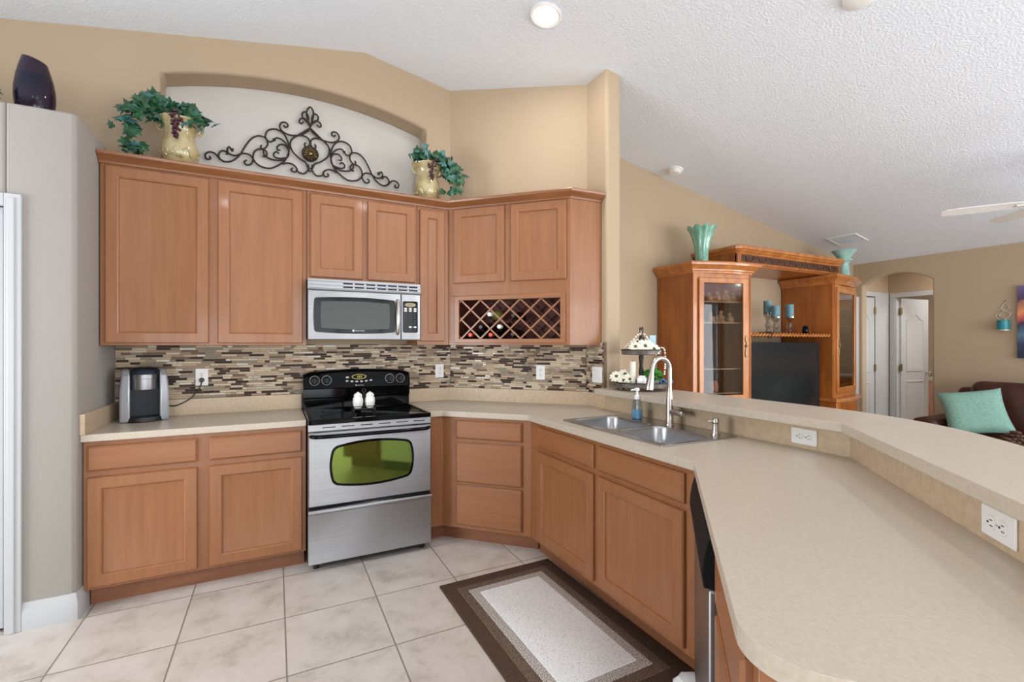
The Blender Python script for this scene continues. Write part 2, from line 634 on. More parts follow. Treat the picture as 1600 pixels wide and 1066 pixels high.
# range wall with the arched niche
ARC, AHW = 0.218, 0.882
arch = [(ARC + AHW * t, 3.130 + 0.135 * (1 - t * t)) for t in [-1 + 2 * i / 24 for i in range(25)]]
bm = B()
plate_holes(bm, [(XL, 0), (1.33, 0), (1.33, cz(1.33) + 0.04), (0.612, 3.66), (XL, cz(XL) + 0.04)],
            [[(ARC - AHW, 2.47)] + arch + [(ARC + AHW, 2.47)]], lambda u, v: (u, YA, v), (0, 0.20, 0))
struct('wall_back', bm, 'wall', bev=0.022, seg=3, text='tan wall behind the range with an arched niche')
bm = B(); box(bm, ARC - AHW - 0.1, ARC + AHW + 0.1, 3.90, 3.96, 2.3, 3.4)
struct('wall_niche', bm, 'niche', text='light grey back of the arched niche')

bm = B(); prism(bm, [(1.30, 3.70), (2.11, 2.89), (2.20, 2.98), (1.39, 3.79)], 0, lambda x, y: cz(x) + 0.03)
struct('wall_corner', bm, 'wall', text='tan diagonal corner wall above the wine rack cabinet')
bm = B(); prism(bm, [(2.11, 2.657), (2.24, 2.657), (2.24, 3.70), (2.11, 3.70)], 0, lambda x, y: cz(x) + 0.03)
struct('wall_stub', bm, 'wall', bev=0.02, seg=3, text='narrow tan wall end beside the bar')
bm = B(); box(bm, 2.24, 7.19, YL, YL + 0.14, 0, 3.4)
struct('wall_living', bm, 'wall', text='tan living room wall behind the entertainment center')

# right wall with the arched opening to the little hall
oa = [(3.075 + 0.376 * t, 2.165 + 0.128 * (1 - t * t)) for t in [-1 + 2 * i / 20 for i in range(21)]]
bm = B()
plate_holes(bm, [(YR, 0), (2.699, 0)] + oa + [(3.451, 0), (3.70, 0), (3.70, 2.50), (YR, 2.50)], [[(-2.8, 0.65), (-0.4, 0.65), (-0.4, 2.3), (-2.8, 2.3)]], lambda u, v: (XE, u, v), (0.12, 0, 0))
struct('wall_right', bm, 'wall', bev=0.015, seg=2, text='tan far wall with an arched hall opening')

# pantry block with a plant shelf on top
bm = B()
box(bm, XL, -2.0, 3.07, 3.70, 0, 2.537)
box(bm, -2.0, -1.148, 3.07, 3.20, 2.05, 2.537)
box(bm, -2.0, -1.148, 3.20, 3.70, 2.35, 2.537)
prism(bm, [(-1.148, 3.07), (-0.915, 3.07), (-0.897, 3.077), (-0.89, 3.095), (-0.89, 3.70), (-1.148, 3.70)], 0, 2.537)
struct('wall_pantry', bm, 'greige', bev=0.012, text='light grey pantry wall with a flat plant shelf on top')

bm = B(); box(bm, XL - 0.1, XL, YR, 1.0, 0, 3.1); box(bm, XL - 0.1, XL, 2.8, 3.7, 0, 3.1); box(bm, XL - 0.1, XL, 1.0, 2.8, 0, 0.6); box(bm, XL - 0.1, XL, 1.0, 2.8, 2.2, 3.1)
struct('wall_left', bm, 'greige')
bm = B()
for a, b_, z0, z1 in ((XL, -2.3, 0, 3.7), (-2.3, -0.3, 1.95, 3.7), (-0.3, 0.3, 0, 3.7), (0.3, 3.0, 2.42, 3.7), (3.0, 3.7, 0, 3.7), (3.7, 6.95, 2.42, 3.5), (6.95, XE + 0.1, 0, 3.0)):
    box(bm, a, b_, YR - 0.12, YR, z0, z1)
box(bm, 0.3, 3.0, YR - 0.12, YR, 0, 0.10)
struct('wall_rear', bm, 'wall')
for i, (x0, x1, z0) in enumerate(((0.3, 3.0, 0.10), (3.7, 6.95, 0.0), (-2.3, -0.3, 0.0))):  # the last opening is added to let in more front light
    bm = B()
    nn = 3
    for k in range(nn + 1):
        xx = x0 + (x1 - x0) * k / nn
        box(bm, xx - 0.03, xx + 0.03, YR - 0.06, YR + 0.01, z0, 2.42 if i < 2 else 1.95)
    zt = 2.42 if i < 2 else 1.95
    box(bm, x0, x1, YR - 0.06, YR + 0.01, zt - 0.06, zt)
    box(bm, x0, x1, YR - 0.06, YR + 0.01, z0, z0 + 0.06)
    struct('window_%d' % (i + 1), bm, 'trim')
bm = B()
for yy in (1.0, 1.9, 2.8):
    box(bm, XL - 0.06, XL + 0.01, yy - 0.03, yy + 0.03, 0.6, 2.2)
box(bm, XL - 0.06, XL + 0.01, 1.0, 2.8, 2.15, 2.2); box(bm, XL - 0.06, XL + 0.01, 1.0, 2.8, 0.6, 0.65)
struct('window_4', bm, 'trim')

bm = B()
for yy in (-2.8, -1.6, -0.4):
    box(bm, XE + 0.03, XE + 0.09, yy - 0.03, yy + 0.03, 0.65, 2.3)
for zz in (0.65, 1.45, 2.25):
    box(bm, XE + 0.03, XE + 0.09, -2.8, -0.4, zz, zz + 0.05)
struct('window_5', bm, 'trim')
# pantry casing, door, baseboard
bm = B()
for x0, x1, z0, z1 in ((-1.148, -1.086, 0, 2.097), (-1.90, -1.148, 2.035, 2.097)):
    box(bm, x0, x1, 3.052, 3.072, z0, z1)
    if x1 - x0 < 0.1:
        box(bm, x0 + 0.012, x1 - 0.022, 3.045, 3.06, z0, z1 - 0.02)
struct('trim_1', bm, 'trim', bev=0.004, text='white casing of the pantry door')
bm = B(); box(bm, -1.95, -1.160, 3.085, 3.12, 0.02, 2.035)
struct('door_1', bm, 'trim', bev=0.003, text='white pantry door at the frame edge')
bm = B()
prof = [(0.0, 0.0), (0.016, 0.0), (0.016, 0.085), (0.013, 0.092), (0.013, 0.102), (0.008, 0.110), (0.008, 0.122), (0.003, 0.132), (0.0, 0.132)]
sweep_profile(bm, [(-1.086, 3.07), (-0.915, 3.07), (-0.897, 3.077), (-0.89, 3.095), (-0.89, 3.20)], prof)
struct('baseboard_left', bm, 'trim', text='white baseboard under the pantry wall')
bm = B(); box(bm, XE - 0.015, XE, YR, 2.699, 0, 0.11)
struct('baseboard_right', bm, 'trim')

# little hall behind the arch
VX = 7.77
bm = B()
plate_holes(bm, [(7.17, 0), (7.19, 0), (7.19, 2.04), (7.40, 2.04), (7.40, 0), (VX + 0.1, 0), (VX + 0.1, 2.5), (7.17, 2.5)], [], lambda u, v: (u, 3.475, v), (0, 0.1, 0))
struct('wall_hall', bm, 'wall')
bm = B()
plate_holes(bm, [(1.9, 0), (2.63, 0), (2.63, 2.03), (3.385, 2.03), (3.385, 0), (3.475, 0), (3.475, 2.5), (1.9, 2.5)], [], lambda u, v: (VX, u, v), (0.1, 0, 0))
struct('wall_hall_end', bm, 'wall')
bm = B(); box(bm, 7.10, 9.5, 1.8, 4.9, 2.44, 2.5)
struct('ceiling_hall', bm, 'ceiling')
bm = B(); box(bm, 9.4, 9.5, 1.5, 4.9, 0, 2.5); box(bm, 7.0, 9.5, 4.8, 4.9, 0, 2.5); box(bm, 7.87, 9.5, 1.5, 1.6, 0, 2.5)
struct('wall_bath', bm, 'wall')
bm = B()
box(bm, 7.40, 7.465, 3.457, 3.475, 0, 2.035); box(bm, 7.06, 7.465, 3.457, 3.475, 2.035, 2.1); box(bm, 7.465, 7.75, 3.459, 3.475, 0, 2.1)
struct('trim_2', bm, 'trim', bev=0.004, text='white door casing on the left of the hall')
bm = B()
box(bm, VX - 0.018, VX, 3.385, 3.45, 0, 2.03); box(bm, VX - 0.018, VX, 2.565, 3.45, 2.03, 2.096); box(bm, VX - 0.018, VX, 2.565, 2.63, 0, 2.03)
box(bm, VX, VX + 0.1, 3.375, 3.385, 0, 2.03)
struct('trim_3', bm, 'trim', bev=0.004, text='white door casing at the end of the hall')


def six_panel(bm, w, h):
    box(bm, 0, w, 0, 0.035, 0.01, h)
    for side in (0, 1):
        y = -0.0005 if side == 0 else 0.0355
        s = -1 if side == 0 else 1
        a = [(0.11 + (w - 0.22) * t, 1.72 + 0.085 * (0.5 - 0.5 * math.cos(2 * PI * t)) ** 1.7) for t in [i / 28 for i in range(29)]]
        up = [(w - 0.11, 0.98), (w - 0.11, 1.72)] + list(reversed(a))[1:-1] + [(0.11, 1.72), (0.11, 0.98)]
        lo = [(w - 0.11, 0.2), (w - 0.11, 0.86), (0.11, 0.86), (0.11, 0.2)]
        for poly in (up, lo):
            cx = sum(p[0] for p in poly) / len(poly)
            czz = sum(p[1] for p in poly) / len(poly)
            loops = []
            for k, d in ((1.0, 0), (0.97, 0.007), (0.90, 0.007), (0.84, 0.001)):
                loops.append([(cx + (p[0] - cx) * k, y + s * d, czz + (p[1] - czz) * (1 - (1 - k) * 0.6)) for p in poly])
            skin(bm, loops)


for nm, x, y, rz, lab, kx in (('door_2', 7.385, 3.50, math.radians(180 - 4), 'white hall door hinged beside a wood toned gap', 1),
                              ('door_3', VX + 0.075, 3.352, math.radians(-6), 'white arched panel door standing ajar at the hall end', 1)):
    bm = B(); six_panel(bm, 0.40 if nm == 'door_2' else 0.62, 2.02)
    d = struct(nm, bm, 'trim', loc=(x, y, 0), rot=(0, 0, rz), smooth=25, text=lab)
    for hz in (0.22, 1.05, 1.84):
        hy = -0.004 if nm == 'door_3' else 0.039; bm = B(); box(bm, -0.030, 0.014, hy - 0.004, hy + 0.004, hz - 0.045, hz + 0.045); cyl(bm, (-0.006, hy, hz - 0.05), (-0.006, hy, hz + 0.05), 0.009, 10)
        obj('hinge', bm, 'brass', d, label='brass hinge')
    if nm == 'door_3':
        for s in (-1, 1):
            bm = B(); yy = 0.0 if s < 0 else 0.035
            cyl(bm, (0.56, yy, 0.96), (0.56, yy + s * 0.035, 0.96), 0.011, 12); ball(bm, (0.56, yy + s * 0.05, 0.96), 0.026, 1, 0.8, 1)
            obj('knob', bm, 'nickel', d, label='round nickel knob')

# bathroom vanity glimpsed through the ajar door
t = thing('vanity_cabinet', 'brown wooden vanity glimpsed through the ajar hall door', 'cabinet', (9.05, 3.2, 0), PI / 2)
bm = B(); box(bm, -0.8, 0.8, -0.28, 0.26, 0, 0.82); obj('body', bm, 'cherry_lit', t, bev=0.004)
bm = B(); box(bm, -0.82, 0.82, -0.30, 0.27, 0.82, 0.86); obj('top', bm, 'counter', t, bev=0.004)


# ------------------------------------------------------------------ mosaic backsplash
def mosaic(bm, org, ax, length, z0, z1, nrm, rng):
    """Rows of thin glass and stone tiles on a wall strip; each tile a raised little slab."""
    h, gap, t = 0.0152, 0.0016, 0.004
    z = z0
    while z < z1 - 0.004:
        zt = min(z + h - gap, z1)
        x = -rng.random() * 0.09
        while x < length:
            w = rng.choice((0.03, 0.048, 0.06, 0.075, 0.09, 0.10))
            a, b_ = max(x, 0), min(x + w - gap, length)
            if b_ - a > 0.004:
                mi = rng.choices(range(len(TILE_W)), TILE_W)[0]
                loops = []
                for d, ins in ((0, 0), (t - 0.0012, 0), (t, 0.0010)):
                    loops.append([(org[0] + ax[0] * u + nrm[0] * d, org[1] + ax[1] * u + nrm[1] * d, v)
                                  for u, v in ((a + ins, z + ins), (b_ - ins, z + ins), (b_ - ins, zt - ins), (a + ins, zt - ins))])
                n0 = len(bm.faces)
                skin(bm, loops, cap0=False)
                bm.faces.ensure_lookup_table()
                for f in bm.faces[n0:]:
                    f.material_index = mi
            x += w
        z += h


rng = random.Random(3)
tb = thing('tile_backsplash', 'mosaic backsplash of thin brown, tan and glass tiles under the wall cabinets', 'backsplash', (0, 0, 0))
for nm, org, ax, ln, z0, z1, nr in (('range_wall_tiles', (-0.887, 3.692), (1, 0), 2.185, 1.022, 1.376, (0, -1)),
                                    ('corner_tiles', (1.300, 3.6865), (R2, -R2), 1.128, 1.022, 1.376, (-R2, -R2)),
                                    ('end_tiles', (2.101, 2.886), (0, -1), 0.212, 1.022, 1.39, (-1, 0))):
    bm = B()
    mosaic(bm, org, ax, ln, z0, z1, nr, rng)
    o = obj(nm, bm, TILE_M, tb, smooth=0)
    bm = B()
    q = [(org[0], org[1]), (org[0] + ax[0] * ln, org[1] + ax[1] * ln)]
    ribbon(bm, q if True else q, 0.007, z0, z1)
    obj('grout', bm, 'grout', o)
bm = B(); box(bm, 2.092, 2.106, 2.660, 2.672, 1.03, 1.392); obj('edge_strip', bm, mat('bronze_strip', (112, 88, 72), 0.5), tb, label='brown edge strip')

# ------------------------------------------------------------------ cabinets
UZ0, UZ1 = 1.372, 2.438


def door(parent, x0, x1, z0, z1, name='door', m='wood_v', prof=DOOR, y=0.0):
    bm = B()
    panel(bm, x0, x1, z0, z1, y, prof)
    return obj(name, bm, m, parent, smooth=20)


def body_box(parent, w, d, z0, z1, m='wood_v'):
    bm = B(); box(bm, 0, w, 0, d, z0, z1)
    return obj('body', bm, m, parent, bev=0.0015, seg=1)


t = thing('kitchen_cabinet', 'tall two door maple wall cabinet above the coffee maker', 'cabinet', (-0.884, 3.395, 0), 0, 'maple wall cabinets')
body_box(t, 1.068, 0.295, UZ0, UZ1)
door(t, 0.025, 0.520, 1.385, 2.392)
door(t, 0.566, 1.045, 1.385, 2.392)
t = thing('kitchen_cabinet', 'short two door maple wall cabinet above the microwave', 'cabinet', (0.186, 3.395, 0), 0, 'maple wall cabinets')
body_box(t, 0.748, 0.295, 1.812, UZ1)
door(t, 0.021, 0.359, 1.830, 2.388)
door(t, 0.394, 0.732, 1.830, 2.388)
t = thing('kitchen_cabinet', 'narrow single door maple wall cabinet right of the microwave', 'cabinet', (0.936, 3.395, 0), 0, 'maple wall cabinets')
bm = B(); prism(bm, [(0, 0), (0.244, 0), (0.244 + 0.10, 0.20), (0.31, 0.295), (0, 0.295)], UZ0, UZ1); obj('body', bm, 'wood_v', t, bev=0.0015, seg=1)
door(t, 0.018, 0.210, 1.400, 2.380, prof=[(0.0, 0.0), (0.0, -0.014), (0.005, -0.020), (0.056, -0.020), (0.062, -0.017), (0.066, -0.009), (0.070, -0.008)])


def to_local(p, o, rz):
    dx, dy = p[0] - o[0], p[1] - o[1]
    c, s = math.cos(-rz), math.sin(-rz)
    return (dx * c - dy * s, dx * s + dy * c)


# corner wall cabinet with the wine rack: front runs along local x
O, RZ = (1.182, 3.393), -PI / 4
W = 0.936
t = thing('kitchen_cabinet', 'angled corner maple cabinet with two doors over a lattice wine rack', 'cabinet', (O[0], O[1], 0), RZ, 'maple wall cabinets')
plan = [to_local(p, O, RZ) for p in ((1.182, 3.393), (1.844, 2.731), (2.105, 2.716), (2.105, 2.88), (1.295, 3.69))]
bm = B()
prism(bm, plan, 1.745, UZ1)
prism(bm, plan, UZ0, 1.392)
for a, b_ in ((0, 0.078), (0.882, W)):
    box(bm, a, b_, 0, 0.02, 1.392, 1.745)
box(bm, 0.078, 0.882, 0, 0.02, 1.392, 1.415)
box(bm, 0.078, 0.882, 0, 0.02, 1.715, 1.745)
obj('body', bm, 'wood_v', t, bev=0.0012, seg=1)
bm = B()
e0, e1 = plan[1], plan[2]
ribbon(bm, offset_path([e0, e1], -0.0015), 0.018, 1.3725, 2.404)
obj('end_panel', bm, 'wood_v', t)
bm = B()
ribbon(bm, [plan[4], plan[0]], 0.018, 1.392, 1.745)
obj('side_panel', bm, 'wood_v', t)
bm = B(); box(bm, 0.02, 0.93, 0.272, 0.28, 1.392, 1.745); box(bm, 0.012, 0.92, 0.02, 0.275, 1.3925, 1.396); box(bm, 0.012, 0.92, 0.02, 0.275, 1.740, 1.7445)
box(bm, 0.03, 0.036, 0.02, 0.275, 1.396, 1.74); box(bm, 0.914, 0.92, 0.02, 0.275, 1.396, 1.74)
obj('liner', bm, 'wood_in', t, label='dark red inside of the wine rack')
door(t, 0.048, 0.453, 1.838, 2.398)
door(t, 0.502, 0.912, 1.838, 2.398)
bm = B()
x0, x1, z0, z1 = 0.052, 0.905, 1.388, 1.740
plate_holes(bm, [(x0, z0), (x1, z0), (x1, z1), (x0, z1)], [[(0.090, 1.418), (0.870, 1.418), (0.870, 1.708), (0.090, 1.708)]], lambda u, v: (u, -0.002, v), (0, -0.010, 0))
obj('rack_frame', bm, 'wood_h', t, bev=0.003)


def lattice(y0, y1):
    bm = B()
    x0, x1, z0, z1 = 0.082, 0.878, 1.410, 1.716
    ch = 0.290
    pitch = 0.156
    w = 0.0055
    for sgn in (1, -1):
        k = -3
        while k < 8:
            # centre line: x = xs + sgn * (z - z0) * slope
            xs_ = 0.102 + k * pitch if sgn > 0 else 0.102 + 0.002 + k * pitch
            sl = pitch / (ch / 2) * sgn * 1.0
            pts = []
            for zz in (z0, z1):
                pts.append((xs_ + sl * (zz - 1.418), zz))
            (xa, za), (xb, zb) = pts
            # clip to the opening
            def cut(xa, za, xb, zb, xc):
                tt = (xc - xa) / (xb - xa)
                return xc, za + (zb - za) * tt
            lo_, hi_ = (0, 1) if xa < xb else (1, 0)
            P = [(xa, za), (xb, zb)]
            ok = True
            if P[hi_][0] < x0 + 0.01 or P[lo_][0] > x1 - 0.01:
                ok = False
            if ok:
                if P[lo_][0] < x0:
                    P[lo_] = cut(xa, za, xb, zb, x0)
                if P[hi_][0] > x1:
                    P[hi_] = cut(xa, za, xb, zb, x1)
                (xa, za), (xb, zb) = P
                L = math.hypot(xb - xa, zb - za)
                nx, nz = -(zb - za) / L * w, (xb - xa) / L * w
                yo = 0.004 if sgn < 0 else 0.0
                quad = [(xa + nx, za + nz), (xa - nx, za - nz), (xb - nx, zb - nz), (xb + nx, zb + nz)]
                skin(bm, [[(p[0], y0 + yo, p[1]) for p in quad], [(p[0], y1, p[1]) for p in quad]])
            k += 1
    return bm


obj('lattice', lattice(0.0, 0.012), 'wood_h', t, label='crossed maple slats')
obj('rear_lattice', lattice(0.235, 0.247), 'wood_in', t, label='crossed slats at the back of the rack')

# wine bottles lying in the rack: neck towards the room
cells = [(0.335, 1.600, 'bottle_green', 'foil_white', 'pale green wine bottle with white cap in the upper rack'),
         (0.412, 1.508, 'bottle_dark', 'foil_white', 'dark wine bottle with white capsule in the middle of the rack'),
         (0.256, 1.508, 'bottle_dark', 'foil_black', 'dark wine bottle with black capsule left of the white capped ones'),
         (0.182, 1.448, 'bottle_dark', 'foil_red', 'wine bottle with red capsule lowest on the rack\'s left'),
         (0.345, 1.448, 'bottle_dark', 'foil_red', 'wine bottle with red capsule low in the rack under the pale one'),
         (0.508, 1.452, 'bottle_dark', 'foil_black', 'dark wine bottle low in the middle of the rack'),
         (0.512, 1.590, 'bottle_dark', 'foil_black', 'dark wine bottle with black capsule in the rack\'s upper middle')]
for i, (lx, lz, bmtl, fm, lab) in enumerate(cells):
    c_, s_ = math.cos(RZ), math.sin(RZ)
    y_ = -0.012 if i in (0, 1, 3, 4) else 0.015
    wx, wy = O[0] + lx * c_ - y_ * s_, O[1] + lx * s_ + y_ * c_
    w = thing('wine_bottle', lab, 'bottle', (wx, wy, lz), RZ, 'wine bottles in the rack')
    bm = B(); tube(bm, [(0, 0.0, 0), (0, 0.075, 0), (0, 0.11, 0), (0, 0.135, 0), (0, 0.225, 0)], 0.03, 16, radii=[0.0135, 0.0145, 0.022, 0.036, 0.037])
    obj('glass', bm, bmtl, w)
    bm = B(); tube(bm, [(0, -0.002, 0), (0, 0.05, 0)], 0.0155, 16); obj('capsule', bm, fm, w, bev=0.002)

# crown moulding along the wall cabinets
t = thing('cabinet_crown', 'stained crown moulding running along the top of the wall cabinets', 'crown moulding')
path = [(-0.886, 3.393), (1.182, 3.393), (1.846, 2.729), (2.107, 2.714)]
prof = [(-0.01, 2.404), (0.010, 2.404), (0.012, 2.416), (0.022, 2.424), (0.034, 2.434), (0.046, 2.442), (0.050, 2.446), (0.053, 2.458), (0.050, 2.464), (-0.01, 2.464)]
bm = B(); sweep_profile(bm, path, prof); obj('moulding', bm, 'crown', t, smooth=25)
bm = B(); prism(bm, [(-0.886, 3.40), (1.185, 3.40), (1.85, 2.735), (2.107, 2.72), (2.107, 2.88), (1.297, 3.695), (-0.886, 3.695)], 2.4385, 2.446); obj('dust_cover', bm, 'wood_h', t)

# base cabinets
t = thing('base_cabinet', 'maple base cabinet with two drawers and two doors left of the range', 'cabinet', (-0.884, 3.14, 0), 0, 'maple base cabinets')
body_box(t, 1.052, 0.555, 0.102, 0.876)
bm = B(); box(bm, 0.012, 1.045, 0.065, 0.52, 0.0, 0.102); obj('toe_kick', bm, 'kick', t)
for a, b_ in ((0.017, 0.494), (0.550, 1.030)):
    door(t, a, b_, 0.720, 0.849, 'drawer_front', 'wood_h', SLAB)
    door(t, a, b_, 0.118, 0.688)

O, RZ = (1.048, 3.14), -PI / 4
t = thing('base_cabinet', 'angled maple base cabinet with three drawers right of the range', 'cabinet', (O[0], O[1], 0), RZ, 'maple base cabinets')
wpts = [(0.938, 3.14), (1.048, 3.14), (1.507, 2.681), (2.09, 2.681), (2.09, 2.86), (1.285, 3.66), (0.938, 3.66)]
bm = B(); prism(bm, [to_local(p, O, RZ) for p in wpts], 0.102, 0.876); obj('body', bm, 'wood_v', t, bev=0.0015, seg=1)
kp = [(0.938, 3.205), (1.075, 3.205), (1.572, 2.708), (2.05, 2.69), (2.05, 2.85), (1.28, 3.62), (0.938, 3.62)]
bm = B(); prism(bm, [to_local(p, O, RZ) for p in kp], 0.0, 0.102); obj('toe_kick', bm, 'kick', t)
for z0, z1 in ((0.726, 0.852), (0.425, 0.700), (0.128, 0.406)):
    door(t, 0.110, 0.587, z0, z1, 'drawer_front', 'wood_h', SLAB)

t = thing('base_cabinet', 'maple sink base cabinet with two false drawers and two doors', 'cabinet', (1.507, 2.679, 0), -PI / 2, 'maple base cabinets')
SW = 1.3745
bm = B()
box(bm, 0, SW, 0, 0.02, 0.102, 0.70); box(bm, 0, SW, 0, 0.02, 0.70, 0.876)
box(bm, 0, 0.018, 0.02, 0.56, 0.102, 0.876); box(bm, SW - 0.018, SW, 0.02, 0.30, 0.102, 0.876); box(bm, 0.018, SW - 0.018, 0.02, 0.56, 0.102, 0.12)
obj('body', bm, 'wood_v', t, bev=0.0012, seg=1)
bm = B(); box(bm, 0.0, SW - 0.02, 0.065, 0.085, 0.0, 0.102); obj('toe_kick', bm, 'kick', t)
for a, b_ in ((0.099, 0.686), (0.725, 1.297)):
    door(t, a, b_, 0.722, 0.848, 'drawer_front', 'wood_h', SLAB)
    door(t, a, b_, 0.128, 0.692)

# peninsula side: dishwasher next to the corner, then a cabinet
O, RZ = (1.507, 1.3045), -0.75 * PI
t = thing('base_cabinet', 'maple end cabinet of the peninsula under the rounded counter', 'cabinet', (O[0], O[1], 0), RZ, 'maple base cabinets')
bm = B(); box(bm, 0.668, 1.165, 0, 0.555, 0.102, 0.876); obj('body', bm, 'wood_v', t, bev=0.0015, seg=1)
bm = B(); box(bm, 0.668, 1.10, 0.065, 0.52, 0, 0.102); obj('toe_kick', bm, 'kick', t)
door(t, 0.70, 1.12, 0.722, 0.848, 'drawer_front', 'wood_h', SLAB)
door(t, 0.70, 1.12, 0.128, 0.692)
t = thing('dishwasher', 'dishwasher with black control panel and steel door beside the sink cabinet', 'dishwasher', (O[0], O[1], 0), RZ)
bm = B(); box(bm, 0.055, 0.655, 0.005, 0.54, 0.10, 0.868); obj('tub', bm, 'black', t)
bm = B(); box(bm, 0.058, 0.652, -0.030, 0.004, 0.11, 0.724); obj('door', bm, 'steel', t, bev=0.006, label='stainless steel door')
bm = B()
pr = [(0.004, 0.868), (-0.030, 0.868), (-0.038, 0.840), (-0.045, 0.800), (-0.048, 0.765), (-0.042, 0.728), (0.004, 0.728)]
skin(bm, [[(x, p[0], p[1]) for p in pr] for x in (0.058, 0.652)])
cp = obj('control_panel', bm, 'black_soft', t, smooth=30, bev=0.004, label='black control panel')
bm = B()
for k in range(6):
    box(bm, 0.12 + k * 0.05, 0.15 + k * 0.05, -0.0475, -0.040, 0.785, 0.795)
obj('button', bm, 'charcoal', cp)
bm = B(); box(bm, 0.06, 0.65, 0.03, 0.05, 0.0, 0.10); obj('kick_plate', bm, 'black', t)

# ------------------------------------------------------------------ countertops
CT0, CT1 = 0.876, 0.914
t = thing('countertop', 'beige laminate countertop left of the range with raised backsplash', 'countertop', (0, 0, 0), 0, 'beige laminate countertops')
bm = B(); box(bm, -0.888, 0.168, 3.11, 3.698, CT0 + 0.0005, CT1); obj('top', bm, 'counter', t, bev=0.003)
bm = B(); box(bm, -0.867, 0.168, 3.676, 3.698, CT1, 1.020); obj('backsplash', bm, 'splash', t, bev=0.002)
bm = B(); box(bm, -0.889, -0.868, 3.105, 3.698, CT1, 1.020); obj('side_splash', bm, 'splash', t, bev=0.002)

SP = [(0.938, 3.676), (1.294, 3.676), (2.095, 2.875), (2.095, 1.07), (1.047, 0.022)]
cor = (0.6175, 0.4525)
rr = 0.115
arc = []
cc = (cor[0] + rr * math.sqrt(2), cor[1])
for i in range(13):
    a = math.radians(135 + 90 * i / 12)
    arc.append((cc[0] + rr * math.cos(a), cc[1] + rr * math.sin(a)))
outer = [(0.938, 3.698), (0.938, 3.11), (1.037, 3.11), (1.477, 2.670), (1.477, 1.317)] + arc + [(1.055, 0.015)] + [(2.115, 1.075), (2.115, 2.883), (1.30, 3.698)]
hole = [(1.578, 2.378), (2.042, 2.378), (2.042, 1.572), (1.578, 1.572)]
t = thing('countertop', 'large beige laminate countertop holding the sink with a rounded peninsula end', 'countertop', (0, 0, 0), 0, 'beige laminate countertops')
bm = B(); plate_holes(bm, outer, [hole], lambda u, v: (u, v, CT0 + 0.0005), (0, 0, CT1 - CT0 - 0.0005)); obj('top', bm, 'counter', t, bev=0.003)
bm = B(); ribbon(bm, SP[:3] + [(2.095, 2.66)], 0.0195, CT1, 1.020); obj('backsplash', bm, 'splash', t, bev=0.002)
bm = B(); ribbon(bm, [(2.095, 2.66)] + SP[3:], 0.0195, CT1, 1.0285); obj('bar_splash', bm, 'splash', t, bev=0.001)

# half wall carrying the bar
HW = [(2.116, 2.655), (2.116, 1.063), (1.06, 0.007)]
bm = B(); ribbon(bm, HW, 0.125, 0, 1.028)
struct('wall_half', bm, 'wall', text='half wall carrying the raised bar')
bar = [(1.998, 2.652), (1.998, 1.050), (0.985, 0.037), (1.25, -0.228), (2.03, 0.545)]
bx = []
for i in range(9):   # rounded bend of the far edge
    tt = i / 8
    p0, p1, p2 = Vector((2.10, 0.615)), Vector((2.432, 0.947)), Vector((2.432, 1.42))
    q = p0 * (1 - tt) ** 2 + p1 * 2 * tt * (1 - tt) + p2 * tt * tt
    bx.append((q.x, q.y))
bar = bar[:4] + bx + [(2.432, 2.652)]
t = thing('bar_top', 'raised beige laminate bar top bending around the kitchen counter', 'bar top', (0, 0, 0))
bm = B(); plate_holes(bm, bar, [], lambda u, v: (u, v, 1.029), (0, 0, 0.038)); obj('top', bm, 'counter', t, bev=0.003)


# ------------------------------------------------------------------ outlets and switches
def outlet(name, label, loc, rz, wide=False, roll=False, kind='duplex'):
    t = thing(name, label, 'outlet' if kind == 'duplex' else 'switch', loc, rz, 'white wall outlets' if kind == 'duplex' else None)
    w, h = (0.072, 0.114) if not wide else (0.118, 0.116)

    def P(x, z):
        return (z, x) if roll else (x, z)

    def bx_(bm, x0, x1, y0, y1, z0, z1):
        if roll:
            box(bm, z0, z1, y0, y1, x0, x1)
        else:
            box(bm, x0, x1, y0, y1, z0, z1)
    bm = B(); bx_(bm, -w / 2, w / 2, -0.006, 0.0, -h / 2, h / 2); obj('cover_plate', bm, 'white', t, bev=0.003)
    if kind == 'duplex':
        for cz_ in (-0.0195, 0.0195):
            bm = B()
            pts = []
            for i in range(20):
                a = 2 * PI * i / 20
                x, z = 0.0172 * math.cos(a), max(-0.0138, min(0.0138, 0.0172 * math.sin(a)))
                pts.append(P(x, cz_ + z))
            skin(bm, [[(p[0], -0.006, p[1]) for p in pts], [(p[0], -0.0085, p[1]) for p in pts]])
            r = obj('receptacle', bm, 'white', t, bev=0.0008)
            bm = B()
            bx_(bm, -0.0078, -0.0056, -0.0095, -0.008, cz_ - 0.001, cz_ + 0.008)
            bx_(bm, 0.0056, 0.0078, -0.0095, -0.008, cz_ - 0.001, cz_ + 0.007)
            p = P(0, cz_ - 0.0075)
            cyl(bm, (p[0], -0.0095, p[1]), (p[0], -0.008, p[1]), 0.003, 10)
            obj('slot', bm, 'slot', r, label='dark slots')
        bm = B(); cyl(bm, (0, -0.008, 0), (0, -0.0055, 0), 0.003, 10); obj('screw', bm, 'print', t)
    else:
        for cx in ((-0.023, 0.023) if wide else (0,)):
            bm = B(); box(bm, cx - 0.0165, cx + 0.0165, -0.0085, -0.005, -0.033, 0.033); r = obj('rocker', bm, 'white', t, bev=0.0012)
            bm = B(); box(bm, cx - 0.0175, cx + 0.0175, -0.0065, -0.0058, -0.034, 0.034); obj('gap', bm, 'print', r)
    return t


o1 = outlet('power_outlet', 'white wall outlet with the coffee maker plug in it', (-0.436, 3.6885, 1.160), 0)

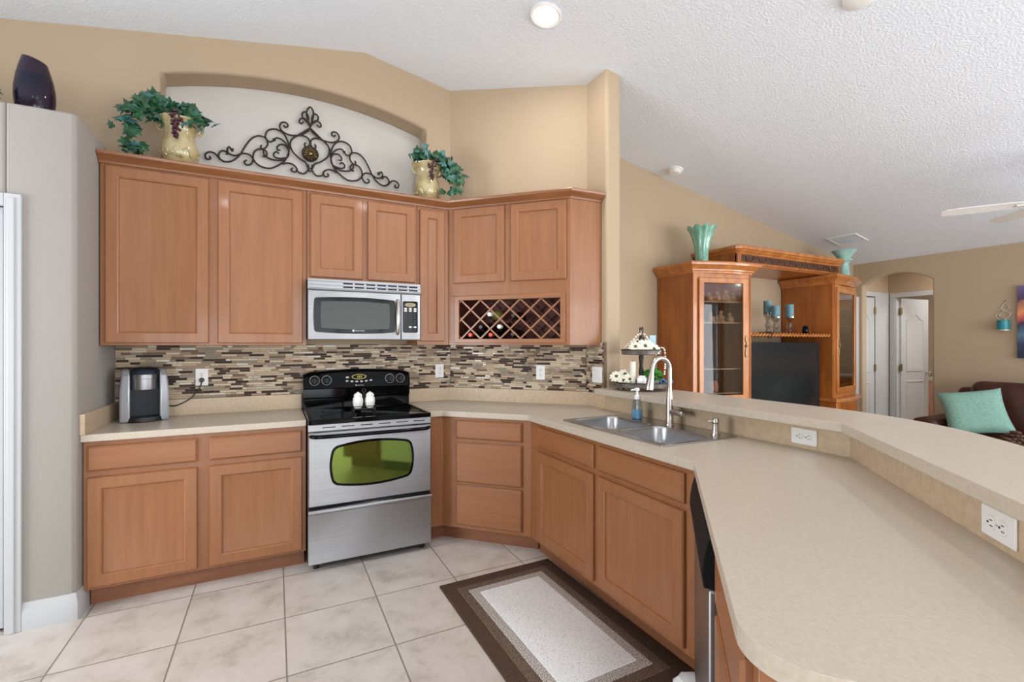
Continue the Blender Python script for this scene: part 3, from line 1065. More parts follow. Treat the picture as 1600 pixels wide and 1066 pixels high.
outlet('power_outlet', 'white wall outlet on the mosaic just right of the range', (1.204, 3.6885, 1.159), 0)
outlet('power_outlet', 'white wall outlet on the diagonal mosaic under the wine rack', (1.8455, 3.1365, 1.158), -PI / 4)
outlet('light_switch', 'white double switch plate at the end of the mosaic', (2.0955, 2.745, 1.155), -PI / 2, wide=True, kind='switch')
outlet('power_outlet', 'white sideways outlet below the bar near the soap pump', (2.095, 1.254, 0.968), -PI / 2, roll=True)
outlet('power_outlet', 'white sideways outlet low under the bar at the peninsula', (1.4625, 0.4375, 0.968), -0.75 * PI, roll=True)


# ------------------------------------------------------------------ range
RX0, RX1 = 0.174, 0.932
t = thing('kitchen_range', 'stainless steel electric range with black glass cooktop and control panel', 'range', (0.553, 3.04, 0))
hw = 0.379
bm = B(); box(bm, -hw, hw, 0.03, 0.62, 0.040, 0.895); obj('body', bm, 'black', t, bev=0.004)
bm = B()
lp = rrect(-hw, hw, -0.018, 0.60, 0.02)
skin(bm, [[(p[0], p[1], z) for p in rr_] for z, rr_ in ((0.893, lp), (0.915, lp), (0.921, rrect(-hw + 0.006, hw - 0.006, -0.012, 0.594, 0.016)), (0.921, rrect(-hw + 0.022, hw - 0.022, 0.004, 0.58, 0.012)), (0.917, rrect(-hw + 0.026, hw - 0.026, 0.008, 0.576, 0.01)))])
ck = obj('cooktop', bm, 'black_gloss', t, smooth=40)
for cx, cy, r in ((-0.19, 0.15, 0.11), (0.19, 0.15, 0.085), (-0.19, 0.42, 0.08), (0.19, 0.42, 0.11)):
    bm = B()
    lathe(bm, [(r, 0), (r, 0.0004), (r - 0.003, 0.0004), (r - 0.003, 0)], (cx, cy, 0.9172), 40, cap=False)
    obj('burner_ring', bm, 'charcoal', ck)
# backguard with curved top
bm = B()
nx = 16
loops = []
for i in range(nx + 1):
    x = -hw + 2 * hw * i / nx
    top = 1.172 + 0.022 * (1 - (x / hw) ** 2)
    if i in (0, nx):
        top -= 0.012
    loops.append([(x, 0.64, 0.90), (x, 0.575, 0.90), (x, 0.575, 0.985), (x, 0.560, 0.995), (x, 0.560, 1.055), (x, 0.540, 1.062), (x, 0.565, top - 0.02), (x, 0.578, top - 0.004), (x, 0.59, top), (x, 0.64, top)])
skin(bm, loops)
bg = obj('control_panel', bm, 'black_gloss', t, smooth=25, label='black backguard with knobs and clock')


def bgy(z):
    return 0.540 + (z - 1.062) / 0.10 * 0.022


for cx in (-0.305, -0.225, 0.225, 0.305):
    bm = B()
    z = 1.118
    y = bgy(z)
    cyl(bm, (cx, y + 0.004, z), (cx, y - 0.022, z - 0.004), 0.024, 24, 0.021)
    box(bm, cx - 0.004, cx + 0.004, y - 0.030, y - 0.020, z - 0.022, z + 0.018)
    k = obj('knob', bm, 'black', bg, bev=0.002)
    bm = B()
    P0 = [(cx + 0.033 * math.cos(a), y - 0.0012 + 0.2 * 0.033 * math.sin(a), z + 0.033 * math.sin(a)) for a in [2 * PI * j / 36 for j in range(36)]]
    tube(bm, P0, 0.0011, 5, closed=True)
    for j in range(9):
        a = math.radians(-40 + 260 * j / 8)
        ball(bm, (cx + 0.027 * math.cos(a), y - 0.001 + 0.2 * 0.027 * math.sin(a), z + 0.027 * math.sin(a)), 0.0022, sub=1)
    obj('dial_ring', bm, 'print', bg)
bm = B()
z = 1.137
pts = [(0.0 + 0.052 * math.cos(a), 0.019 * math.sin(a)) for a in [2 * PI * j / 32 for j in range(32)]]
skin(bm, [[(p[0], bgy(z + p[1]) + d, z + p[1]) for p in pts] for d in (0.004, -0.002)])
tube(bm, [(p[0], bgy(z + p[1]) - 0.002, z + p[1]) for p in pts], 0.002, 6, closed=True)
obj('clock_bezel', bm, 'brass', bg)
bm = B()
pts = [(0.0 + 0.044 * math.cos(a), 0.014 * math.sin(a)) for a in [2 * PI * j / 32 for j in range(32)]]
skin(bm, [[(p[0], bgy(z + p[1]) + d, z + p[1]) for p in pts] for d in (0.002, -0.003)])
obj('clock_window', bm, 'black_gloss', bg)
SEG = {'0': 'abcdef', '1': 'bc', '2': 'abged', '3': 'abgcd', '4': 'fgbc', '5': 'afgcd', '8': 'abcdefg'}


def seg_digit(bm, ch, x, z, w, h, yf, th=0.0016):
    pos = {'a': (x, x + w, z + h - th, z + h), 'g': (x, x + w, z + h / 2 - th / 2, z + h / 2 + th / 2), 'd': (x, x + w, z, z + th),
           'f': (x, x + th, z + h / 2, z + h), 'b': (x + w - th, x + w, z + h / 2, z + h), 'e': (x, x + th, z, z + h / 2), 'c': (x + w - th, x + w, z, z + h / 2)}
    for s in SEG[ch]:
        a, b_, c_, d_ = pos[s]
        y = yf((c_ + d_) / 2)
        box(bm, a, b_, y - 0.0045, y - 0.003, c_, d_)


bm = B()
for ch, x in (('1', -0.021), ('0', -0.006), ('3', 0.009)):
    seg_digit(bm, ch, x, 1.129, 0.010, 0.016, bgy)
obj('clock_digits', bm, 'lcd', bg, smooth=0)
bm = B()
for j in range(6):
    x = -0.085 + j * 0.034
    z = 1.108 - 0.006 * (1 - ((x) / 0.085) ** 2)
    ball(bm, (x, bgy(z), z), 0.011, 1, 0.25, 0.6, 2)
ball(bm, (-0.082, bgy(1.134), 1.134), 0.012, 1, 0.25, 0.65, 2)
ball(bm, (0.20, bgy(1.10), 1.10), 0.004, 1, 0.4, 1, 1)
obj('touch_button', bm, 'print', bg)
bm = B(); ball(bm, (-0.022, bgy(1.075), 1.075), 0.006, 1, 0.2, 1, 2); obj('badge', bm, 'print', bg)
obj('lettering', words('MAYTAG', 0.0105, -0.012, bgy(1.075) - 0.0010, 1.0713), 'print', bg, smooth=0)
# front vent strip, door, window, handle, drawer
bm = B(); box(bm, -hw, hw, -0.004, 0.03, 0.848, 0.893)
fr = obj('vent_strip', bm, 'steel', t, bev=0.004)
bm = B()
for j in range(6):
    x = -0.30 + j * 0.112
    box(bm, x, x + 0.075, -0.0052, 0.0, 0.868, 0.874)
obj('vent_slot', bm, 'black', fr)
bm = B(); panel(bm, -hw, hw, 0.395, 0.845, 0.03, [(0.0, 0.0), (0.0, -0.030), (0.006, -0.040), (0.02, -0.042)])
dr = obj('oven_door', bm, 'steel', t, smooth=30, label='stainless oven door')


def barrel(x0, x1, z0, z1, bulge, r, k=6):
    """Rounded window outline with bowed top and bottom."""
    pts = rrect(x0, x1, z0, z1, r, k)
    out = []
    cx, czz = (x0 + x1) / 2, (z0 + z1) / 2
    for x, z in pts:
        f = 1 - ((x - cx) / ((x1 - x0) / 2)) ** 2
        g = 1 - ((z - czz) / ((z1 - z0) / 2)) ** 2
        out.append((x + (1 if x > cx else -1) * bulge * 0.4 * max(g, 0), z + (1 if z > czz else -1) * bulge * max(f, 0)))
    # add mid points on the long edges so they can bow
    res = []
    n = len(out)
    for i in range(n):
        a, b_ = out[i], out[(i + 1) % n]
        res.append(a)
        if math.hypot(a[0] - b_[0], a[1] - b_[1]) > 0.1:
            for j in range(1, 12):
                tt = j / 12
                x, z = a[0] + (b_[0] - a[0]) * tt, a[1] + (b_[1] - a[1]) * tt
                if abs(a[0] - b_[0]) > abs(a[1] - b_[1]):
                    z += (1 if z > czz else -1) * bulge * (1 - (2 * tt - 1) ** 2)
                else:
                    x += (1 if x > cx else -1) * bulge * 0.5 * (1 - (2 * tt - 1) ** 2)
                res.append((x, z))
    return res


o_ = barrel(-0.245, 0.245, 0.518, 0.752, 0.022, 0.035)
i_ = barrel(-0.232, 0.232, 0.530, 0.740, 0.020, 0.03)
bm = B(); skin(bm, [[(p[0], -0.012, p[1]) for p in o_], [(p[0], -0.0155, p[1]) for p in o_]]); wd = obj('window_border', bm, 'black_gloss', dr)
bm = B(); skin(bm, [[(p[0], -0.015, p[1]) for p in i_], [(p[0], -0.0165, p[1]) for p in i_]]); obj('window_glass', bm, 'oven_glass', wd, label='green tinted oven glass')
bm = B()
hp = [(-0.365, 0.0, 0.823), (-0.352, -0.026, 0.823), (-0.30, -0.045, 0.822), (0, -0.052, 0.822), (0.30, -0.045, 0.822), (0.352, -0.026, 0.823), (0.365, 0.0, 0.823)]
tube(bm, smooth_path(hp, 6), 0.012, 12)
obj('handle', bm, 'black_gloss', dr, label='black bowed handle')
bm = B()
pr = [(0.03, 0.040), (-0.008, 0.048), (-0.012, 0.054), (-0.012, 0.345), (-0.016, 0.352), (-0.034, 0.362), (-0.036, 0.372), (-0.030, 0.380), (-0.008, 0.382), (0.03, 0.382)]
skin(bm, [[(x, p[0], p[1]) for p in pr] for x in (-hw, hw)])
obj('drawer', bm, 'steel', t, smooth=30, bev=0.003, label='stainless storage drawer with a lip handle')
for x in (-0.33, 0.33):
    for y in (0.06, 0.55):
        bm = B(); cyl(bm, (x, y, 0), (x, y, 0.045), 0.018, 12); obj('foot', bm, 'black', t)

# salt and pepper set on the cooktop
SX, SY = 0.545, 3.33
cad = thing('shaker_caddy', 'small dark wire caddy holding two white shakers on the cooktop', 'caddy', (SX, SY, 0.9175))
bm = B(); box(bm, -0.075, 0.075, -0.036, 0.036, 0.014, 0.020); obj('tray', bm, 'iron', cad, bev=0.002)
for x in (-0.07, 0.07):
    for y in (-0.03, 0.03):
        bm = B(); cyl(bm, (x, y, 0), (x, y, 0.016), 0.004, 8); obj('foot', bm, 'iron', cad)
bm = B()
tube(bm, smooth_path([(-0.07, -0.034, 0.02), (-0.072, -0.035, 0.035), (0.0, -0.038, 0.036), (0.072, -0.035, 0.035), (0.07, -0.034, 0.02)], 5), 0.0022, 6)
obj('rail', bm, 'iron', cad)
bm = B(); cyl(bm, (0, 0.0, 0.02), (0, 0.0, 0.13), 0.0035, 8)
tube(bm, [(0.012 * math.cos(a), 0, 0.142 + 0.012 * math.sin(a)) for a in [2 * PI * j / 16 for j in range(16)]], 0.0028, 6, closed=True)
obj('handle', bm, 'iron', cad)
for dx, nm, lab in ((-0.040, 'salt_shaker', 'round white ceramic shaker on the left of the black caddy'), (0.040, 'pepper_shaker', 'round white ceramic shaker on the right of the black caddy')):
    s = thing(nm, lab, 'shaker', (SX + dx, SY, 0.9380), 0, 'salt and pepper set')
    bm = B()
    lathe(bm, [(0.020, 0), (0.024, 0.004), (0.031, 0.02), (0.0345, 0.045), (0.032, 0.068), (0.026, 0.080), (0.026, 0.083)], n=28, wob=lambda a, z: 1 + 0.02 * math.cos(10 * a))
    obj('body', bm, 'white_ceramic', s)
    bm = B(); lathe(bm, [(0.028, 0.083), (0.029, 0.088), (0.022, 0.100), (0.010, 0.107), (0.004, 0.112), (0.001, 0.113)], n=24); obj('lid', bm, 'white_ceramic', s)

# ------------------------------------------------------------------ microwave
t = thing('microwave', 'stainless over the range microwave with black glass door', 'microwave', (0.5595, 3.30, 1.408))
mw = 0.3735
bm = B(); box(bm, -mw + 0.004, mw - 0.004, 0.03, 0.388, 0.006, 0.400); obj('case', bm, 'charcoal', t, bev=0.003)
bm = B()
pr = [(0.03, 0.328), (-0.004, 0.328), (-0.010, 0.336), (-0.004, 0.400), (0.03, 0.402)]
skin(bm, [[(x, p[0], p[1]) for p in pr] for x in (-mw, mw)])
gr = obj('vent_grille', bm, 'steel', t, smooth=25)
bm = B()
for j in range(7):
    x = -0.155 + j * 0.074
    for z in (0.348, 0.372):
        y = -0.010 + (z - 0.336) / 0.064 * 0.006
        box(bm, x, x + 0.062, y - 0.0008, y + 0.006, z, z + 0.010)
for z in (0.360, 0.384, 0.340):
    box(bm, -mw + 0.002, mw - 0.002, -0.0105 + (z - 0.336) / 0.064 * 0.006, -0.004, z, z + 0.0018)
obj('vent_slot', bm, 'charcoal', gr, smooth=0)
bm = B(); panel(bm, -mw, 0.232, 0.0, 0.326, 0.03, [(0, 0), (0, -0.032), (0.004, -0.038), (0.012, -0.040)])
md_ = obj('door', bm, 'steel', t, smooth=30)
o_ = barrel(-0.334, 0.190, 0.052, 0.276, 0.010, 0.014)
i_ = barrel(-0.292, 0.150, 0.078, 0.252, 0.006, 0.008)
bm = B(); skin(bm, [[(p[0], -0.0098, p[1]) for p in o_], [(p[0], -0.0125, p[1]) for p in o_]]); wf = obj('door_glass', bm, 'black_gloss', md_)
bm = B(); skin(bm, [[(p[0], -0.0122, p[1]) for p in i_], [(p[0], -0.0130, p[1]) for p in i_]]); obj('window_mesh', bm, 'grey_glass', wf)
bm = B(); ball(bm, (-0.090, -0.013, 0.0615), 0.0085, 1, 0.15, 1, 2); obj('badge', bm, 'print', wf)
obj('lettering', words('MAYTAG', 0.0145, -0.077, -0.0134, 0.0565), 'print', wf, smooth=0)
bm = B(); tube(bm, smooth_path([(0.208, -0.008, 0.045), (0.208, -0.028, 0.06), (0.206, -0.042, 0.16), (0.208, -0.028, 0.262), (0.208, -0.008, 0.277)], 6), 0.011, 12)
obj('handle', bm, 'nickel', md_, label='curved steel handle')
bm = B(); panel(bm, 0.234, mw, 0.0, 0.326, 0.03, [(0, 0), (0, -0.032), (0.004, -0.038), (0.012, -0.040)])
cpn = obj('control_panel', bm, 'steel', t, smooth=30)
bm = B(); rp = rrect(0.244, 0.352, 0.052, 0.276, 0.012); skin(bm, [[(p[0], -0.0098, p[1]) for p in rp], [(p[0], -0.0125, p[1]) for p in rp]]); kp_ = obj('keypad', bm, 'black_gloss', cpn)
bm = B(); skin(bm, [[(0.298 + 0.038 * math.cos(a), -0.012 - d, 0.250 + 0.014 * math.sin(a)) for a in [2 * PI * j / 28 for j in range(28)]] for d in (0, 0.0012)]); obj('display', bm, 'brass', kp_)
bm = B(); skin(bm, [[(0.298 + 0.031 * math.cos(a), -0.0125 - d, 0.250 + 0.010 * math.sin(a)) for a in [2 * PI * j / 28 for j in range(28)]] for d in (0, 0.0014)]); obj('display_window', bm, 'pot_grey', kp_)
bm = B()
for z in (0.222, 0.207):
    for x in (0.264, 0.298, 0.332):
        ball(bm, (x, -0.0125, z), 0.0115, 1, 0.12, 0.55, 2)
for x in (0.298, 0.332):
    ball(bm, (x, -0.0125, 0.092), 0.0115, 1, 0.12, 0.55, 2)
obj('touch_button', bm, 'white', kp_)
bm = B()
for r_ in range(5):
    for c_ in range(3):
        x, z = 0.264 + c_ * 0.034, 0.186 - r_ * 0.0165
        box(bm, x - 0.006, x + 0.006, -0.0132, -0.0120, z - 0.0018, z + 0.0018)
for x in (0.264, 0.298, 0.332):
    box(bm, x - 0.009, x + 0.009, -0.0132, -0.0120, 0.070, 0.074)
obj('key_print', bm, 'slot', kp_, smooth=0)

# ------------------------------------------------------------------ coffee maker and cord
KX, KY, KR = -0.715, 3.555, math.radians(14)
t = thing('coffee_maker', 'silver and charcoal single cup coffee maker in the counter corner', 'coffee maker', (KX, KY, 0.9145), KR)
bm = B()
for x0, x1 in ((-0.118, -0.070), (0.070, 0.118)):
    s = 1 if x0 > 0 else -1
    xa, xb = (x0, x1)
    L = []
    for z, f, yb in ((0.0, -0.085, 0.11), (0.03, -0.092, 0.115), (0.18, -0.094, 0.115), (0.275, -0.086, 0.11), (0.304, -0.06, 0.09), (0.314, -0.03, 0.06)):
        ins = 0.0 if z < 0.27 else (0.010 if z < 0.308 else 0.022)
        a, b_ = (xa + (ins if s < 0 else 0), xb - (ins if s > 0 else 0))
        L.append([(a, f + (0.02 if s < 0 else 0), z), (b_, f + (0.02 if s > 0 else 0), z), (b_, yb, z), (a, yb, z)])
    skin(bm, L)
obj('side_shell', bm, 'silver', t, bev=0.010, seg=3)
bm = B(); box(bm, -0.072, 0.072, -0.02, 0.108, 0.02, 0.295); obj('back_panel', bm, 'charcoal', t, bev=0.004)
bm = B()
dp = [(0.104 * math.cos(a), -0.02 - 0.098 * math.sin(a)) for a in [PI * j / 16 for j in range(17)]]
prism(bm, dp, 0.0, 0.030); obj('drip_tray', bm, 'black', t, bev=0.003)
bm = B(); lathe(bm, [(0.066, 0.192), (0.068, 0.198), (0.068, 0.256), (0.070, 0.258), (0.070, 0.282)], (0, -0.032, 0), 32); obj('brew_head', bm, 'steel', t)
bm = B()
L = []
for z, ins in ((0.282, 0.0), (0.304, 0.002), (0.321, 0.012), (0.326, 0.03)):
    L.append([(p[0], p[1], z) for p in rrect(-0.074 + ins, 0.074 - ins, -0.104 + ins * 1.3, 0.07 - ins, 0.045)])
skin(bm, L)
ld = obj('lid', bm, 'charcoal', t, smooth=40)
bm = B()
for j in range(5):
    ball(bm, (-0.036 + j * 0.018, -0.055 + 0.006 * abs(j - 2), 0.3255), 0.005, 1, 1, 0.3, 1)
obj('button', bm, 'print', ld)
bm = B()
c_, s_ = math.cos(-KR), math.sin(-KR)


def kloc(x, y, z):
    dx, dy = x - KX, y - KY
    return (dx * c_ - dy * s_, dx * s_ + dy * c_, z - 0.9145)


plug = kloc(-0.436, 3.662, 1.138)
cpts = [(0.105, 0.085, 0.075), (0.13, 0.08, 0.068), kloc(-0.565, 3.63, 0.985), kloc(-0.50, 3.64, 1.02), kloc(-0.455, 3.645, 1.075), kloc(-0.436, 3.650, 1.115), plug]
tube(bm, smooth_path(cpts, 8), 0.0040, 8)
obj('power_cord', bm, 'black', t, label='black cord rising to the outlet')
bm = B(); cyl(bm, kloc(-0.436, 3.678, 1.141), kloc(-0.436, 3.652, 1.141), 0.016, 16, 0.010); obj('plug', bm, 'black', t, label='black plug in the outlet')

# ------------------------------------------------------------------ sink, faucet, soap
t = thing('kitchen_sink', 'stainless double bowl sink set into the beige counter', 'sink', (1.81, 1.975, 0.914), -PI / 2)
# local x runs along the counter (world -y), local y towards the bar (world +x)
bm = B()
rim = rrect(-0.418, 0.418, -0.252, 0.250, 0.018)
h1 = rrect(-0.388, -0.018, -0.215, 0.118, 0.06)
h2 = rrect(0.018, 0.388, -0.215, 0.118, 0.06)
plate_holes(bm, rim, [h1, h2], lambda u, v: (u, v, 0.0005), (0, 0, 0.005))
obj('rim', bm, 'steel_sink', t, bev=0.0025)
for x0, x1 in ((-0.388, -0.018), (0.018, 0.388)):
    bm = B()
    L = []
    for ins, z, r in ((0.0, 0.004, 0.06), (0.004, -0.01, 0.058), (0.012, -0.14, 0.055), (0.03, -0.172, 0.05), (0.06, -0.18, 0.045), (0.14, -0.184, 0.02)):
        L.append([(p[0], p[1], z) for p in rrect(x0 + ins, x1 - ins, -0.215 + ins, 0.118 - ins, r)])
    skin(bm, L, cap0=False)
    b_ = obj('bowl', bm, 'steel_sink', t, smooth=60)
    bm = B(); lathe(bm, [(0.042, 0), (0.042, 0.003), (0.03, 0.003), (0.026, -0.0005)], ((x0 + x1) / 2, -0.05, -0.1838), 24); obj('drain', bm, 'nickel', b_)

t = thing('kitchen_faucet', 'brushed nickel gooseneck faucet standing on the sink deck', 'faucet', (1.997, 1.952, 0.9195))
bm = B(); lathe(bm, [(0.026, 0), (0.026, 0.006), (0.022, 0.012), (0.0205, 0.06), (0.0195, 0.13), (0.0150, 0.19)], n=24); obj('base', bm, 'nickel', t)
bm = B()
pth = [(0, 0, 0.185), (0, 0, 0.315)] + [(-0.066 + 0.066 * math.cos(a), 0, 0.315 + 0.066 * math.sin(a)) for a in [PI * j / 16 for j in range(1, 15)]]
pth.append((-0.137, 0, 0.296))
tube(bm, pth, 0.0135, 16); obj('spout', bm, 'nickel', t)
bm = B(); tube(bm, [(-0.1365, 0, 0.300), (-0.139, 0, 0.285), (-0.149, 0, 0.225), (-0.152, 0, 0.205)], 0.02, 20, radii=[0.0145, 0.0165, 0.024, 0.0225]); obj('spray_head', bm, 'nickel', t, smooth=50)
bm = B(); tube(bm, smooth_path([(0, -0.01, 0.075), (0.0, -0.04, 0.076), (0.0, -0.075, 0.075), (0.002, -0.096, 0.070)], 4), 0.016, 16, radii=None); obj('handle', bm, 'nickel', t, bev=0.003)

t = thing('soap_dispenser', 'short brushed nickel soap pump at the right end of the sink', 'soap dispenser', (1.985, 1.632, 0.9195))
bm = B(); lathe(bm, [(0.024, 0), (0.024, 0.004), (0.019, 0.008), (0.0165, 0.03), (0.0165, 0.058)], n=20); obj('collar', bm, 'nickel', t)
bm = B(); lathe(bm, [(0.013, 0.058), (0.0175, 0.064), (0.0175, 0.078), (0.014, 0.084)], n=20); cyl(bm, (0, 0, 0.072), (-0.042, 0.012, 0.068), 0.0045, 10); obj('pump_head', bm, 'nickel', t)

t = thing('soap_bottle', 'clear pump bottle half full of blue soap behind the sink', 'soap bottle', (1.985, 2.205, 0.9195))
bm = B(); L = []
for z, w, d, r in ((0, 0.029, 0.021, 0.012), (0.006, 0.032, 0.024, 0.014), (0.07, 0.031, 0.023, 0.014), (0.105, 0.026, 0.021, 0.014), (0.118, 0.018, 0.016, 0.012), (0.122, 0.016, 0.015, 0.012)):
    L.append([(p[0], p[1], z) for p in rrect(-d, d, -w, w, r)])
skin(bm, L); obj('bottle', bm, 'soap_plastic', t, smooth=60)
bm = B(); L = []
for z, w, d in ((0.003, 0.028, 0.020), (0.008, 0.030, 0.022), (0.055, 0.0295, 0.0215)):
    L.append([(p[0], p[1], z) for p in rrect(-d, d, -w, w, 0.012)])
skin(bm, L); obj('soap', bm, 'soap_blue', t, smooth=60, label='blue liquid soap')
bm = B(); lathe(bm, [(0.017, 0.120), (0.017, 0.140), (0.012, 0.146), (0.0075, 0.150), (0.0075, 0.172), (0.015, 0.174), (0.015, 0.186), (0.010, 0.190)], n=20); cyl(bm, (0, 0, 0.181), (-0.034, 0.016, 0.176), 0.0055, 10); cyl(bm, (0, 0, 0.02), (0, 0, 0.12), 0.003, 8); obj('pump', bm, 'white', t, label='white foaming pump')

# ------------------------------------------------------------------ rug
t = thing('kitchen_rug', 'brown bordered rug with a pale grey centre on the kitchen tile', 'rug', (1.197, 1.955, 0.0), math.radians(0.8))
sx, sy = 0.362, 0.585
for nm, ins, ins2, mt, z in (('border', 0, None, 'rug_dark', 0.011), ('inner_border', 0.075, None, 'rug_mid', 0.0128), ('flecked_band', 0.125, None, 'rug_fleck', 0.0143), ('centre', 0.172, None, 'rug_light', 0.0155)):
    bm = B()
    L = []
    for z_, i2 in ((0.0005 if nm == 'border' else z - 0.003, 0), (z - 0.002, 0), (z, 0.003)):
        L.append([(p[0], p[1], z_) for p in rrect(-sx + ins + i2, sx - ins - i2, -sy + ins + i2, sy - ins - i2, 0.005)])
    skin(bm, L)
    obj(nm, bm, mt, t)
bm = B()
L = []
rg = random.Random(5)
for z, k in ((0.0005, 1.0), (0.02, 1.02), (0.045, 0.8), (0.055, 0.4)):
    L.append([(0.085 * k * math.cos(a) * (1 + 0.15 * rg.random()), 0.05 * k * math.sin(a) * (1 + 0.2 * rg.random()), z) for a in [2 * PI * j / 20 for j in range(20)]])
skin(bm, L)
tag(obj('cloth', bm, 'cloth', loc=(1.500, 1.315, 0.0), rot=(0, 0, -0.7)), 'crumpled white cloth on the tile by the dishwasher', 'cloth')

# ------------------------------------------------------------------ iron scroll in the niche
SCROLL = {
    'loop': [(0.003, 3.047), (-0.016, 3.09), (-0.026, 3.146), (-0.001, 3.193), (0.023, 3.157), (0.016, 3.097), (0.003, 3.047)],
    'sideloop': [(0.0, 3.047), (-0.024, 3.077), (-0.051, 3.1), (-0.056, 3.128), (-0.038, 3.148), (-0.019, 3.133), (-0.011, 3.098)],
    'sidecurl': [(0.0, 3.038), (-0.017, 3.075), (-0.043, 3.097), (-0.069, 3.086), (-0.076, 3.062), (-0.062, 3.054), (-0.048, 3.068)],
    'arm': [(0.003, 3.035), (-0.022, 2.998), (-0.081, 2.96), (-0.147, 2.951), (-0.195, 2.972), (-0.209, 3.005), (-0.192, 3.034), (-0.164, 3.036), (-0.153, 3.017), (-0.169, 3.002), (-0.182, 3.014)],
    'heart': [(-0.032, 2.914), (-0.04, 2.895), (-0.026, 2.88), (-0.004, 2.902), (-0.008, 2.942), (-0.042, 2.963), (-0.088, 2.955), (-0.127, 2.921), (-0.138, 2.876), (-0.121, 2.829), (-0.075, 2.787), (-0.032, 2.762), (-0.016, 2.724)],
    'cross': [(0.003, 3.035), (-0.075, 2.968), (-0.127, 2.919), (-0.147, 2.86)],
    'bigc': [(-0.249, 2.89), (-0.266, 2.874), (-0.287, 2.878), (-0.303, 2.907), (-0.287, 2.953), (-0.237, 2.975), (-0.186, 2.956), (-0.153, 2.895), (-0.147, 2.831), (-0.166, 2.767), (-0.205, 2.72), (-0.274, 2.677), (-0.343, 2.686), (-0.38, 2.725), (-0.377, 2.774), (-0.349, 2.804), (-0.312, 2.807), (-0.293, 2.787), (-0.301, 2.76), (-0.321, 2.759)],
    'innerc': [(-0.25, 2.9), (-0.245, 2.884), (-0.23, 2.909), (-0.192, 2.901), (-0.157, 2.861), (-0.149, 2.802), (-0.173, 2.762), (-0.218, 2.744), (-0.268, 2.745), (-0.308, 2.766), (-0.316, 2.797)],
    'curlA': [(-0.147, 2.831), (-0.166, 2.859), (-0.198, 2.867), (-0.224, 2.845), (-0.223, 2.821), (-0.205, 2.823)],
    'curlB': [(-0.164, 2.773), (-0.205, 2.76), (-0.239, 2.764), (-0.249, 2.786), (-0.23, 2.806), (-0.214, 2.793)],
    'leftarm': [(-0.328, 2.839), (-0.333, 2.819), (-0.312, 2.814), (-0.289, 2.847), (-0.293, 2.881), (-0.316, 2.902), (-0.355, 2.9), (-0.394, 2.871), (-0.431, 2.812), (-0.464, 2.744), (-0.506, 2.695), (-0.552, 2.676), (-0.587, 2.691), (-0.595, 2.722), (-0.576, 2.75), (-0.549, 2.747), (-0.544, 2.729)],
    'topcurl': [(-0.508, 2.777), (-0.511, 2.756), (-0.529, 2.784), (-0.543, 2.763), (-0.533, 2.738), (-0.494, 2.729), (-0.446, 2.753), (-0.406, 2.752), (-0.383, 2.724), (-0.394, 2.687), (-0.422, 2.675), (-0.438, 2.693), (-0.422, 2.71)],
    'far': [(-0.587, 2.687), (-0.616, 2.722), (-0.65, 2.728), (-0.675, 2.705), (-0.667, 2.677), (-0.644, 2.681), (-0.65, 2.699)],
    'bottom': [(-0.192, 2.723), (-0.153, 2.738), (-0.114, 2.729), (-0.092, 2.7), (-0.108, 2.677), (-0.132, 2.69), (-0.121, 2.706)],
    'bottom2': [(-0.016, 2.753), (-0.013, 2.713), (-0.042, 2.676), (-0.08, 2.681), (-0.097, 2.699)],
}
SCX, SCY = 0.2366, 3.872
t = thing('scroll_wall_decor', 'dark iron scrollwork wall ornament in the arched niche', 'wall decor', (SCX, SCY, 0))
for k, pts in SCROLL.items():
    for s in (1, -1):
        if k == 'loop' and s < 0:
            continue
        bm = B()
        tube(bm, smooth_path([(s * x, 0.0 if k not in ('innerc', 'curlA', 'curlB', 'topcurl') else -0.006, z) for x, z in pts], 5), 0.0062, 8)
        obj('scroll_bar', bm, 'iron', t, smooth=60)
bm = B(); tube(bm, [(0.011 * math.cos(a), 0, 2.712 + 0.011 * math.sin(a)) for a in [2 * PI * j / 20 for j in range(20)]], 0.0055, 8, closed=True); obj('ring', bm, 'iron', t)
bm = B()
loops = []
for r, y in ((0.058, 0.0), (0.060, -0.008), (0.054, -0.014), (0.048, -0.011), (0.02, -0.012)):
    loops.append([(r * math.cos(a), y, 2.832 + r * math.sin(a)) for a in [2 * PI * j / 36 for j in range(36)]])
skin(bm, loops)
md_ = obj('medallion', bm, 'iron', t)
bm = B()
for j in range(14):
    a = 2 * PI * j / 14
    tube(bm, [(0.020 * math.cos(a), -0.014, 2.832 + 0.020 * math.sin(a)), (0.035 * math.cos(a), -0.020, 2.832 + 0.035 * math.sin(a)), (0.050 * math.cos(a), -0.013, 2.832 + 0.05 * math.sin(a))], 0.005, 6, radii=[0.003, 0.0062, 0.003])
ball(bm, (0, -0.014, 2.832), 0.017, 1, 0.6, 1, 2)
obj('rosette', bm, 'brass', md_, label='bronze petal rosette')

# ------------------------------------------------------------------ ivy, urns, vases
LEAF = [(0, 0), (-0.30, -0.10), (-0.52, 0.12), (-0.36, 0.28), (-0.50, 0.58), (-0.22, 0.56), (0, 1.0), (0.22, 0.56), (0.50, 0.58), (0.36, 0.28), (0.52, 0.12), (0.30, -0.10)]


def leaf(bm, c, d, up, s):
    d = d.normalized()
    side = d.cross(up)
    side = side.normalized() if side.length > 1e-4 else d.orthogonal().normalized()
    n = side.cross(d).normalized()
    mid = bm.verts.new(c + d * (0.42 * s) + n * (0.07 * s))
    vs = [bm.verts.new(c + side * (u * s) + d * (v * s) - n * (abs(u) * 0.22 * s + v * v * 0.16 * s)) for u, v in LEAF]
    for i in range(len(vs)):
        bm.faces.new((mid, vs[i], vs[(i + 1) % len(vs)]))


